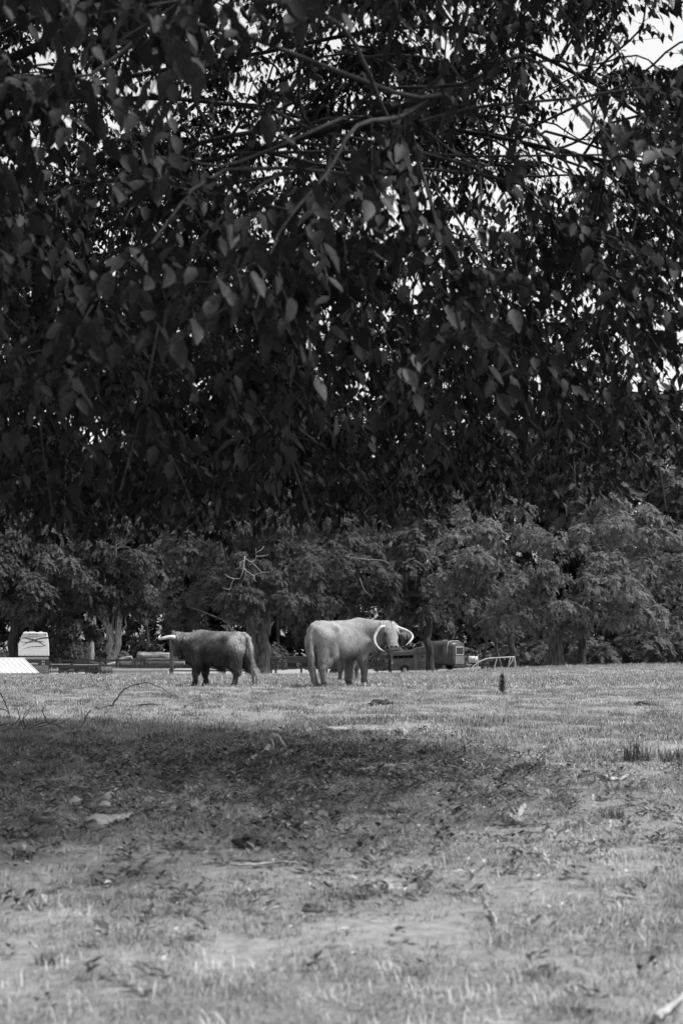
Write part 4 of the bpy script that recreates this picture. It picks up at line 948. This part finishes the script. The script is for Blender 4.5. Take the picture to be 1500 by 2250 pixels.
            for j in range(nl):
                t = (j + 1) / nl; p = b0 + d * Ls * t + np.array((0, 0, -.45 * Ls)) * t * t; sg = -1 if j % 2 else 1
                ld = d * rng.uniform(.1, .7) + sd * sg * rng.uniform(.3, .9) + np.array((0, 0, -rng.uniform(.35, 1.5))) + rng.normal(0, .2, 3); ld /= np.linalg.norm(ld)
                ln = up * 1.0 + np.array((0, 0, .4)) + rng.normal(0, .45, 3); ln -= ld * (ln @ ld); ln /= np.linalg.norm(ln)
                leafO.append(p); leafD.append(ld); leafN.append(ln); leafS.append(rng.uniform(.058, .108) * (1 if vis else 1.8))
    if more.v: o = link('branches', more.mesh('branches', True), root, M['bark_dark']); o['kind'] = 'stuff'
    o = link('twigs', np_mesh('twigs', np.concatenate(twV) - np.array(off), [np.array(twF)]), root, M['bark_dark']); o['kind'] = 'stuff'
    O = np.array(leafO); D = np.array(leafD); Nn = np.array(leafN); S = np.array(leafS); Sd = np.cross(D, Nn)
    # the largest-looking leaves are pieces of their own
    strict = (np.abs(O[:, 0] / O[:, 1]) < .25) & (((O[:, 2] - CAM_H) / O[:, 1]) < .47) & (O[:, 1] > 2.2)
    key = np.where(strict, O[:, 1] / S, 1e9); pick = np.argsort(key)[:300]; rest = np.ones(len(O), bool); rest[pick] = False
    lm = []
    for v in range(5):                                        # a few finer leaf shapes: pointed oval, folded on the midrib, curling tip
        r2 = np.random.default_rng(v); T = np.linspace(0, 1, 9); wv = .27 * np.sin(np.pi * T ** .82) ** .9 * (1 - .25 * T); wv[0] = .015; wv[-1] = 0
        fold = .10 + .06 * r2.random(); curl = r2.uniform(-.25, .1); bend = r2.uniform(-.05, .05)
        vs = []
        for t, ww in zip(T, wv):
            z = curl * t * t; y = bend * math.sin(t * 3)
            vs += [(t, y - ww, z + fold * ww * 2 + .012 * math.sin(t * 21)), (t, y, z), (t, y + ww, z + fold * ww * 2 + .012 * math.sin(t * 19 + 1))]
        fs = []
        for i in range(8): fs += [(3 * i, 3 * i + 1, 3 * i + 4, 3 * i + 3), (3 * i + 1, 3 * i + 2, 3 * i + 5, 3 * i + 4)]
        me = bpy.data.meshes.new('leaf'); me.from_pydata(vs, [], fs); me.polygons.foreach_set('use_smooth', np.ones(len(fs), bool)); me.materials.append(M['leaf']); lm.append(me)
    for k, i in enumerate(pick):
        o = bpy.data.objects.new('leaf', lm[k % 5]); COL.objects.link(o); o.parent = root
        d, nn, sd = Vector(D[i]), Vector(Nn[i]), Vector(Sd[i]); s = float(S[i]) * 1.1; p = Vector(O[i]) - off
        o.matrix_local = Matrix(((d.x * s, -sd.x * s, nn.x * s, p.x), (d.y * s, -sd.y * s, nn.y * s, p.y), (d.z * s, -sd.z * s, nn.z * s, p.z), (0, 0, 0, 1)))
    O, D, Nn, S, Sd = O[rest], D[rest], Nn[rest], S[rest], Sd[rest]; n = len(O)
    bend = rng.uniform(-.3, .1, n); W = rng.uniform(.85, 1.15, n)
    tpl = [(0, 0, 0), (.30, -.23, .05), (.66, -.20, .04), (1.0, 0, 0), (.66, .20, .04), (.30, .23, .05), (.33, 0, 0), (.68, 0, 0)]
    V = np.stack([O + D * (S * x)[:, None] + Sd * (S * y * W)[:, None] + Nn * (S * (z + bend * x * x))[:, None] for x, y, z in tpl], 1).reshape(-1, 3)
    far = O[:, 1] > 6.3; b = np.flatnonzero(~far) * 8; bf = np.flatnonzero(far) * 8
    V = V.reshape(n, 8, 3); V[far, 6] = (V[far, 6] + V[far, 7]) / 2; V[far, 1] += (V[far, 2] - V[far, 1]) * .35; V[far, 5] += (V[far, 4] - V[far, 5]) * .35; V = V.reshape(-1, 3)
    T3 = np.concatenate([np.stack([bf, bf + 6, bf + 1], 1), np.stack([bf, bf + 5, bf + 6], 1), np.stack([bf + 1, bf + 6, bf + 3], 1), np.stack([bf + 6, bf + 5, bf + 3], 1), np.stack([b, b + 6, b + 1], 1), np.stack([b, b + 5, b + 6], 1), np.stack([b + 2, b + 7, b + 3], 1), np.stack([b + 7, b + 4, b + 3], 1)])
    T4 = np.concatenate([np.stack([b + 1, b + 6, b + 7, b + 2], 1), np.stack([b + 6, b + 5, b + 4, b + 7], 1)])
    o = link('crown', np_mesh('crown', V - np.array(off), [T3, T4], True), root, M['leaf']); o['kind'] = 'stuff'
    print('near tree: branches', len(ends), nv, 'leaves', n)
near_tree()

# ------------------------------------------------------------------ things lying on the near ground
def gp(px, py, lift=0.0):
    p = ground(px, py); p.z += lift; return p
def stick_on(label, chains, r, m='stick', name='fallen_branch', cat='branch', base=None):
    """each chain: pixels; the first pixel lies on the ground, the rest stand in that vertical plane at its distance (or lie if flagged)"""
    b = gp(*chains[0][0][:2]); o = empty(name, b, label, cat)
    for k, ch in enumerate(chains):
        rr = r if k == 0 else r * .55; pts = []
        Yb = None
        for i, c in enumerate(ch):
            if len(c) > 2:                                    # lifted point at the distance given
                pts.append(P(c[0], c[1], c[2]))
            else: pts.append(gp(c[0], c[1], rr * .9 + .008))
        q = spline(pts, 5) if len(pts) > 1 else pts
        q = [p + Vector((random.gauss(0, rr * .18), 0, random.gauss(0, rr * .18))) for p in q]
        MB().tube(q, list(np.linspace(rr, rr * .35, len(q))), 7, wob=.12).build('stem' if k == 0 else 'twig', M[m], o, False)
    return o
Ya = gp(235, 1558).y
stick_on('thin arched dead branch rising from the sunlit grass before the dark cow', [[(212, 1561), (236, 1551, Ya), (252, 1549, Ya)], [(247, 1548, Ya), (258, 1533, Ya), (270, 1518, Ya), (292, 1506, Ya), (321, 1499.5, Ya), (338, 1505, Ya), (357, 1512, Ya + .1), (372, 1524, Ya + .3), (388, 1529, Ya + .4)]], .021)
stick_on('low thin dead branch on the grass right of the arched branch', [[(300, 1553), (330, 1547, 18.9), (347, 1548, 18.9), (362, 1552)], [(358, 1551, 18.9), (360, 1540, 18.9)]], .012)
stick_on('short straight stick on the grass below the dark cow', [[(406, 1556), (418, 1549), (430, 1541)]], .016, name='stick', cat='stick')
Yb = gp(40, 1608).y
stick_on('tangled twiggy dead branch lying at the left edge of the grass', [[(-12, 1614), (20, 1606), (60, 1606), (101, 1608)], [(60, 1605, Yb), (80, 1593, Yb), (103, 1587, Yb), (122, 1592, Yb), (140, 1586, Yb), (156, 1577, Yb)], [(103, 1587, Yb), (97, 1570, Yb), (94, 1560, Yb), (103, 1550, Yb)], [(122, 1592, Yb), (140, 1600, Yb), (155, 1602)],
    [(1, 1522, Yb + .6), (12, 1545, Yb + .5), (21, 1570, Yb + .3), (24, 1596, Yb + .1)], [(0, 1557, Yb + .5), (15, 1562, Yb + .5), (24, 1575, Yb + .4)], [(40, 1598, Yb + .2), (52, 1580, Yb + .2), (66, 1562, Yb + .2)], [(18, 1600, Yb + .2), (40, 1583, Yb + .3), (48, 1566, Yb + .4)], [(50, 1600), (44, 1578, Yb + .2), (38, 1550, Yb + .3)], [(80, 1602), (110, 1590, Yb - .1), (140, 1570, Yb)], [(0, 1594, Yb), (22, 1590, Yb), (50, 1597)], [(60, 1606), (52, 1585, Yb), (56, 1566, Yb + .2), (78, 1548, Yb + .3)]], .012)
stick_on('slanting thin stick standing out of the grass near the twiggy branch', [[(163, 1618), (178, 1598, 13.3), (190, 1575, 13.4), (199, 1560, 13.4)], [(152, 1614), (158, 1603, 13.2), (164, 1597, 13.2), (158, 1590, 13.2)]], .012, name='stick', cat='stick')
Yr = gp(600, 1650).y
stick_on('broken pale root stub arching from the ground in the shade', [[(583, 1662), (590, 1640, Yr), (594, 1622, Yr), (604, 1616, Yr), (616, 1624, Yr), (624, 1638, Yr - .05), (630, 1652)], [(594, 1622, Yr), (600, 1640, Yr - .05), (597, 1655)]], .024, 'stick_pale', 'root_stub', 'root')
stick_on('pale stick on the ground left of the root stub', [[(542, 1686), (560, 1672), (575, 1659)]], .022, 'stick_pale', 'stick', 'stick')
stick_on('long dark stick lying across the shaded ground', [[(690, 1691), (740, 1690), (800, 1692), (842, 1694)]], .022, 'stick', 'stick', 'stick')
stick_on('long pale stick crossing the end of the dark one on shaded ground', [[(792, 1704), (820, 1696), (850, 1690), (895, 1688)]], .018, 'stick_pale', 'stick', 'stick')
Yd = gp(1350, 1716).y
stick_on('pale forked driftwood lying on the right-hand grass', [[(1322, 1716), (1336, 1720), (1348, 1712, Yd), (1366, 1711, Yd), (1388, 1708)], [(1348, 1712, Yd), (1338, 1700, Yd + .1)], [(1352, 1714, Yd), (1362, 1719)]], .018, 'stick_pale', 'driftwood', 'driftwood')
stick_on('thick pale broken branch chunk with a stub, on the bare soil', [[(1112, 1814), (1126, 1802, gp(1120, 1812).y - .02), (1140, 1790, gp(1140, 1800).y), (1152, 1784)], [(1136, 1794, gp(1140, 1800).y), (1127, 1783, gp(1140, 1800).y), (1122, 1772, gp(1140, 1800).y)]], .028, 'stick_pale', 'branch_chunk', 'branch')
stick_on('pale split plank half buried in the shaded soil at the left', [[(205, 1829), (240, 1818), (285, 1808)], [(232, 1812), (262, 1804), (300, 1794)]], .026, 'stick_pale', 'plank', 'plank')
stick_on('dark rotten log end sunk in the soil at the left', [[(75, 1812), (95, 1818), (120, 1824)]], .022, 'stick', 'rotten_log', 'log')
stick_on('short thick stick with a dark underside on the thin grass', [[(664, 2012), (700, 2013), (742, 2012)]], .009, 'stick', 'stick', 'stick')
Ys = gp(1064, 2006).y
stick_on('thin upright stub of stick standing in the foreground grass', [[(1066, 2006), (1063, 1980, Ys), (1061, 1949, Ys)]], .010, 'stick_pale', 'stick', 'stick')
stick_on('pale crooked straw stem below the upright stub', [[(1077, 2012), (1086, 2028), (1091, 2046)]], .007, 'stick_pale', 'straw', 'straw')
Yt = gp(812, 1900).y
stick_on('small pale forked twig on the ground at mid-picture', [[(798, 1904), (808, 1897, Yt), (818, 1894, Yt), (826, 1902)], [(818, 1894, Yt), (824, 1878, Yt), (830, 1868, Yt)]], .010, 'stick_pale', 'twig', 'twig')
stick_on('thick pale stick running out of the bottom right corner', [[(1440, 2256), (1470, 2232), (1510, 2196)]], .011, 'stick_pale', 'stick', 'stick')
stick_on('long pale straw lying across thin grass left of the forked twig', [[(508, 1908), (560, 1908), (620, 1903), (668, 1906)]], .008, 'stick_pale', 'straw', 'straw')
stick_on('curved thin twig on bare soil at the left', [[(60, 1970), (90, 1972), (120, 1962), (150, 1958)]], .008, 'stick', 'twig', 'twig')

def lump(name, label, cat, px, py, rx, ry, rz, m, seed, flat=.0, spiky=.15):
    rng = np.random.default_rng(seed); p = gp(px, py)
    bm = bmesh.new(); bmesh.ops.create_icosphere(bm, subdivisions=3, radius=1)
    ph = rng.uniform(0, 6, 6)
    for v in bm.verts:
        c = v.co; k = 1 + spiky * (math.sin(c.x * 3.1 + ph[0]) * math.sin(c.y * 3.7 + ph[1]) + .6 * math.sin(c.z * 5 + ph[2]) * math.sin(c.x * 6 + ph[3]) + .5 * math.sin(c.y * 11 + ph[4]) * math.sin(c.z * 9 + c.x * 7) + rng.normal(0, .5) * (spiky > .25))
        v.co = Vector((c.x * rx * k, c.y * ry * k, (c.z * rz * k if c.z > 0 else c.z * rz * .35)))
    me = bpy.data.meshes.new(name); bm.to_mesh(me); bm.free(); me.polygons.foreach_set('use_smooth', np.ones(len(me.polygons), bool))
    o = link(name, me, None, M[m]); o.location = (p.x, p.y, p.z + .012); o.rotation_euler.z = rng.uniform(-.4, .4); return tag(o, label, cat)
lump('dung_pile', 'dark dung pile on the sunlit grass below the pale cow\'s front legs', 'dung', 838, 1549, .16, .12, .055, 'dung', 1, spiky=.35)
lump('dung_pile', 'dark flat dung pile far right on the sunlit grass', 'dung', 1413, 1550, .13, .1, .035, 'dung', 2, spiky=.4)
lump('soil_mound', 'low dark ant mound in the right-hand grass', 'mound', 1155, 1694, .09, .08, .035, 'dung', 3, spiky=.3)
lump('soil_clod', 'dark clod of turned soil on the thin grass left of centre', 'clod', 550, 1864, .055, .05, .035, 'dung', 4, spiky=.35)
lump('stone', 'angular pale stone on shaded soil, leftmost of the stones', 'stone', 166, 1772, .04, .03, .035, 'stone', 5)
lump('stone', 'rounded larger pale stone on the shaded soil, uppermost of the stones', 'stone', 246, 1768, .055, .04, .05, 'stone', 6)
lump('stone', 'flat small pale stone below the rounded larger one', 'stone', 228, 1776, .04, .025, .024, 'stone', 7)
lump('stone', 'low grey stone beside the split plank', 'stone', 216, 1812, .06, .045, .036, 'stone', 8)
lump('stone', 'flat pale stone on the sunlit soil at mid-distance', 'stone', 735, 1606, .12, .08, .03, 'stone', 9)
lump('wood_chip', 'pale broken wood chip with a dark hollow on the grass', 'wood chip', 880, 1617, .05, .04, .05, 'stick_pale', 10, spiky=.5)
lump('bark_scrap', 'small pale scrap of bark just left of the wood chip', 'bark', 848, 1618, .045, .02, .014, 'stick_pale', 11, spiky=.4)
lump('soil_clod', 'small pale clod in the near grass left of the upright stub', 'clod', 850, 1962, .022, .02, .02, 'soil', 12)
lump('soil_clod', 'crumbled dark clod beside the short thick stick', 'clod', 680, 2003, .02, .015, .013, 'dung', 13, spiky=.4)

# ------------------------------------------------------------------ grass and weeds
def blade_patch(name, n, rad, hmin, hmax, wid, seed, m, lean=.6, curl=.5):
    rng = np.random.default_rng(seed); r = rad * np.sqrt(rng.random(n)); a = rng.uniform(0, 2 * math.pi, n); o = np.stack([r * np.cos(a), r * np.sin(a), np.full(n, -.004)], 1)
    h = rng.uniform(hmin, hmax, n); b = rng.uniform(0, 2 * math.pi, n); d = np.stack([np.cos(b), np.sin(b), 0 * b], 1); s = np.stack([-np.sin(b), np.cos(b), 0 * b], 1); ln = rng.uniform(.1, lean * 1.6, n)[:, None]; w_ = (wid * rng.uniform(.6, 1.4, n))[:, None]; h = h[:, None]; up = np.array((0, 0, 1.))
    p1 = o + up * h * .6 + d * h * ln * .35; p2 = o + up * h * (1 - curl * ln * .5) + d * h * ln
    V = np.stack([o - s * w_ / 2, o + s * w_ / 2, p1 + s * w_ * .4, p1 - s * w_ * .4, p2], 1).reshape(-1, 3); k = np.arange(n) * 5
    me = np_mesh(name, V, [np.stack([k, k + 1, k + 2, k + 3], 1), np.stack([k + 3, k + 2, k + 4], 1)]); me.materials.append(m)
    return bpy.data.objects.new(name, me)
def weed_patch(name, n, seed, m, sz=.03):
    rng = np.random.default_rng(seed); mb = MB()
    for i in range(n):
        a = rng.uniform(0, 2 * math.pi); d = Vector((math.cos(a), math.sin(a), rng.uniform(.1, .9))).normalized(); s = Vector((-math.sin(a), math.cos(a), 0)); L = sz * rng.uniform(.6, 1.4); o = Vector((rng.normal(0, .02), rng.normal(0, .02), rng.uniform(.0, .04)))
        up = d.cross(s); mb.add([o, o + d * L * .5 + s * L * .22, o + d * L - Vector((0, 0, L * .2)), o + d * L * .5 - s * L * .22], [(0, 1, 2, 3)])
    me = mb.mesh(name); me.materials.append(m); return bpy.data.objects.new(name, me)
MG = mat('grass_blades', .15, .25, .6, .55, island=.45, spec=.25, trans=.2)
MGd = mat('dry_straw', .30, .42, .6, .6, island=.3, spec=.2)
MGk = mat('dark_grass', .05, .10, .6, .55, island=.4, spec=.25, trans=.15)
MW = mat('weed_leaf', .10, .2, 2, .5, island=.4, spec=.3, trans=.15)

def scatter(name, label, cat, variants, pts, scl, idx):
    """one ground-cover object: a point mesh whose points carry tufts through geometry nodes"""
    col = bpy.data.collections.new(name + '_tufts')
    for v in variants: col.objects.link(v)
    n = len(pts); me = bpy.data.meshes.new(name); me.vertices.add(n); me.vertices.foreach_set('co', np.asarray(pts, np.float32).ravel())
    a = me.attributes.new('tuft_scale', 'FLOAT', 'POINT'); a.data.foreach_set('value', np.asarray(scl, np.float32))
    a = me.attributes.new('tuft_turn', 'FLOAT_VECTOR', 'POINT'); rot = np.zeros((n, 3), np.float32); rot[:, 2] = RNG.uniform(0, 6.28, n); rot[:, :2] = RNG.normal(0, .08, (n, 2)); a.data.foreach_set('vector', rot.ravel())
    a = me.attributes.new('tuft_kind', 'INT', 'POINT'); a.data.foreach_set('value', np.asarray(idx, np.int32))
    o = link(name, me); tag(o, label, cat, kind='stuff')
    ng = bpy.data.node_groups.new(name, 'GeometryNodeTree'); ng.interface.new_socket('Geometry', in_out='INPUT', socket_type='NodeSocketGeometry'); ng.interface.new_socket('Geometry', in_out='OUTPUT', socket_type='NodeSocketGeometry')
    N = ng.nodes; L = ng.links; gi = N.new('NodeGroupInput'); go = N.new('NodeGroupOutput'); ip = N.new('GeometryNodeInstanceOnPoints'); ci = N.new('GeometryNodeCollectionInfo')
    ci.inputs['Collection'].default_value = col; ci.inputs['Separate Children'].default_value = True; ci.inputs['Reset Children'].default_value = True
    def at(nm, t):
        q = N.new('GeometryNodeInputNamedAttribute'); q.data_type = t; q.inputs['Name'].default_value = nm; return q.outputs['Attribute']
    L.new(gi.outputs[0], ip.inputs['Points']); L.new(ci.outputs[0], ip.inputs['Instance']); ip.inputs['Pick Instance'].default_value = True
    L.new(at('tuft_kind', 'INT'), ip.inputs['Instance Index']); L.new(at('tuft_turn', 'FLOAT_VECTOR'), ip.inputs['Rotation']); L.new(at('tuft_scale', 'FLOAT'), ip.inputs['Scale']); L.new(ip.outputs[0], go.inputs[0])
    md = o.modifiers.new('tufts', 'NODES'); md.node_group = ng
    return o
def pnoise(x, y, f, s=0):
    return (np.sin(x * f + 1.3 * np.sin(y * f * .7 + s)) * np.sin(y * f * 1.1 + 1.1 * np.sin(x * f * .8 + 2 * s)) + .5 * np.sin(x * f * 2.3 + s + 1.7 * np.sin(y * f * 1.9)) * np.sin(y * f * 2.7 - s))
def field(y0, y1, dens, thin=1.0, hw=.36, fade=None):
    A = hw * (y1 * y1 - y0 * y0); n = int(A * dens); y = np.sqrt(RNG.uniform(y0 * y0, y1 * y1, n)); x = RNG.uniform(-1, 1, n) * (hw * y + .25)
    keep = RNG.random(n) < np.clip(1.0 - thin * bare(x, y) * (.72 + .45 * pnoise(x, y, 7)), .14, 1) * np.clip(.75 + .45 * pnoise(x, y, 2.1, 1), .15, 1)
    x, y = x[keep], y[keep]; return np.stack([x, y, terrain(x, y)], 1)
def patch(cx, cy, rx, ry, n):
    x = RNG.normal(cx, rx, n); y = RNG.normal(cy, ry, n); return np.stack([x, y, terrain(x, y)], 1)
# fine turf by distance; tufts are listed alphabetically by name inside the scatter
t_near = [blade_patch('turf_a%d' % i, 44, .085, .008, .034, .0024, 100 + i, MG, 1.2) for i in range(4)] + [blade_patch('turf_b0', 16, .08, .01, .05, .0022, 110, MGd, 1.6)] + [blade_patch('turf_c0', 30, .07, .012, .042, .0028, 111, MGk, 1.0)]
t_mid = [blade_patch('turf_m%d' % i, 44, .15, .016, .05, .0045, 120 + i, MG, .9) for i in range(3)] + [blade_patch('turf_n0', 20, .14, .015, .05, .0045, 124, MGd, 1.4)] + [blade_patch('turf_o0', 36, .09, .03, .08, .005, 125, MGk, .7)]
t_far = [blade_patch('turf_p%d' % i, 40, .34, .03, .075, .011, 130 + i, MG, .8) for i in range(3)] + [blade_patch('turf_q0', 16, .3, .03, .08, .010, 134, MGd, 1.2)] + [blade_patch('turf_r0', 30, .2, .04, .11, .011, 135, MGk, .6)]
def kinds(p, na, pd, pk, s):
    n = len(p); k = RNG.integers(0, na, n); r = RNG.random(n); dr = np.clip(pd * (1 + .8 * pnoise(p[:, 0], p[:, 1], 1.3, s)), 0, 1); k[r < dr] = na
    dk = np.clip(pk * (1 + 1.4 * pnoise(p[:, 0], p[:, 1], .9, s + 2)), 0, 1); k[r > 1 - dk] = na + 1; return k
p = np.concatenate([field(1.6, 5, 620), field(5, 9, 330)]); scatter('near_grass', 'short thin grass over the near ground', 'grass', t_near, p, RNG.uniform(.6, 1.25, len(p)), kinds(p, 4, .28, .05, 1))
p = np.concatenate([field(9, 16, 95, .9), field(16, 27, 44, .7)]); scatter('field_grass', 'short grazed grass across the middle of the field', 'grass', t_mid, p, RNG.uniform(.7, 1.35, len(p)), kinds(p, 3, .14, .07, 3))
p = np.concatenate([field(27, 45, 13, .3), field(45, 80, 5.5, 0)]); scatter('far_grass', 'sunlit grazed grass at the far end of the field', 'grass', t_far, p, RNG.uniform(.6, 1.3, len(p)), kinds(p, 3, .2, .03, 5))
p = np.concatenate([patch(-.2, 6.4, 1.6, 1.8, 2600), patch(-.5, 9.6, 1.3, 1.6, 3800)]); p = p[(p[:, 1] > 2.5)]
scatter('ground_litter', 'scraps of dry straw, leaf and bark littering the worn soil', 'litter', [blade_patch('litter_a', 7, .10, .004, .012, .0035, 170, MGd, 9, 0), blade_patch('litter_b', 5, .10, .006, .02, .005, 171, M['stick'], 5, 0), weed_patch('litter_c', 3, 172, MGk, .022), weed_patch('litter_d', 3, 173, MGd, .030), weed_patch('litter_e', 7, 174, M['dung'], .034)], p, RNG.uniform(.6, 1.4, len(p)), RNG.choice(5, len(p), p=[.34, .24, .16, .1, .16]))
wv = [weed_patch('weed_a%d' % i, 16, 140 + i, MW, .042) for i in range(3)] + [weed_patch('weed_d0', 4, 150, MGd, .028)]
p = np.concatenate([patch(-.9, 11.4, .9, .9, 420), patch(-.2, 10.2, .8, 1.0, 320), patch(.5, 9.0, .8, .9, 240), patch(-1.2, 8.6, .8, 1.0, 220), patch(0, 7, 1.2, .8, 160), patch(.3, 5.6, 1.0, .5, 70)])
scatter('broadleaf_weeds', 'low broad-leaved weeds on the shaded ground under the tree', 'weeds', wv, p, RNG.uniform(.6, 1.3, len(p)), RNG.choice(4, len(p), p=[.3, .3, .3, .1]))
# the grass growing rank along the field edge
x = RNG.uniform(-22, 26, 1500); y = np.where(x < 4, RNG.uniform(62, 69, 1500), RNG.uniform(68, 76, 1500)); p = np.stack([x, y, terrain(x, y)], 1)
scatter('edge_grass', 'taller seeding grass along the far edge of the field', 'grass', [blade_patch('edge_a', 26, .25, .06, .22, .012, 160, MG, .5), blade_patch('edge_b', 14, .2, .08, .32, .010, 161, MGd, .4)], p, RNG.uniform(.5, 1.0, len(p)), (RNG.random(1500) < .3).astype(int))

# single tufts and plants that stand out
def tuft(label, px, py, n, rad, hmin, hmax, m, seed, lean=.5, wid=.005, name='grass_tuft', cat='grass tuft', group=None):
    q = gp(px, py); o = blade_patch(name, n, rad, hmin, hmax, wid, seed, m, lean); COL.objects.link(o); o.location = q; return tag(o, label, cat, group)
def weed_plant():
    q = gp(1103, 1524); o = empty('weed_plant', q, 'single dark upright weed standing in the sunlit grass', 'weed'); rng = np.random.default_rng(5)
    link('stem', MB().tube([(0, 0, -.02), (.01, 0, .15), (0, 0, .30)], [.008, .006, .002], 6).mesh('stem'), o, M['stick'])
    mb = MB()
    for i in range(260):
        z = rng.uniform(.0, .31); a = rng.uniform(0, 6.28); d = Vector((math.cos(a), math.sin(a), .9)).normalized(); s = Vector((-math.sin(a), math.cos(a), 0)); L = .10 * (1.3 - z * 2.4); p0 = Vector((0, 0, z)); mb.add([p0, p0 + d * L * .5 + s * .008, p0 + d * L, p0 + d * L * .5 - s * .008], [(0, 1, 2, 3)])
    f = link('foliage', mb.mesh('foliage'), o, MGk); f['kind'] = 'stuff'
weed_plant()
tuft('tall dark grass tuft on the right-hand grass', 1400, 1672, 130, .12, .06, .20, MGk, 201, .5)
tuft('dark bushy grass tuft cut by the right edge', 1486, 1672, 150, .12, .05, .14, MGk, 202, .7)
tuft('tall thin seeding spike beside the tall dark tuft', 1446, 1668, 14, .02, .12, .24, MGd, 203, .2, .004)
tuft('small dark grass tuft on bare soil at the right', 1345, 1798, 90, .06, .03, .08, MGk, 204, .8, .004)
tuft('low dark grass tuft beside the soil strip right of the branch chunk', 1255, 1820, 80, .07, .02, .05, MGk, 205, .9, .004)
tuft('small dark tuft with a pale stem on the bare soil at the left', 50, 1890, 60, .04, .03, .07, MGk, 206, .7, .004)
tuft('dark tuft on the bare soil at lower left', 105, 2118, 60, .03, .02, .05, MGk, 207, .9, .003)
tuft('low dark grass patch below the arched branch', 240, 1560, 80, .2, .03, .08, MGk, 208, .7)
tuft('dark grass patch in the sunlit field left of the arched branch', 100, 1524, 110, .5, .03, .10, MGk, 209, .7, .008)
tuft('dark grass patch in the sunlit field right of the pale cow', 965, 1496, 80, .35, .04, .11, MGk, 210, .7, .01)
tuft('dark grass clump in the sunlit field beyond the dark weed', 1050, 1497, 80, .35, .04, .11, MGk, 211, .7, .01)
tuft('dark grass clump far right in the sunlit field', 1420, 1500, 110, .4, .04, .12, MGk, 212, .7, .01)
tuft('dark grass clump at the tip of the arched branch', 380, 1534, 60, .1, .03, .08, MGk, 213, .7)
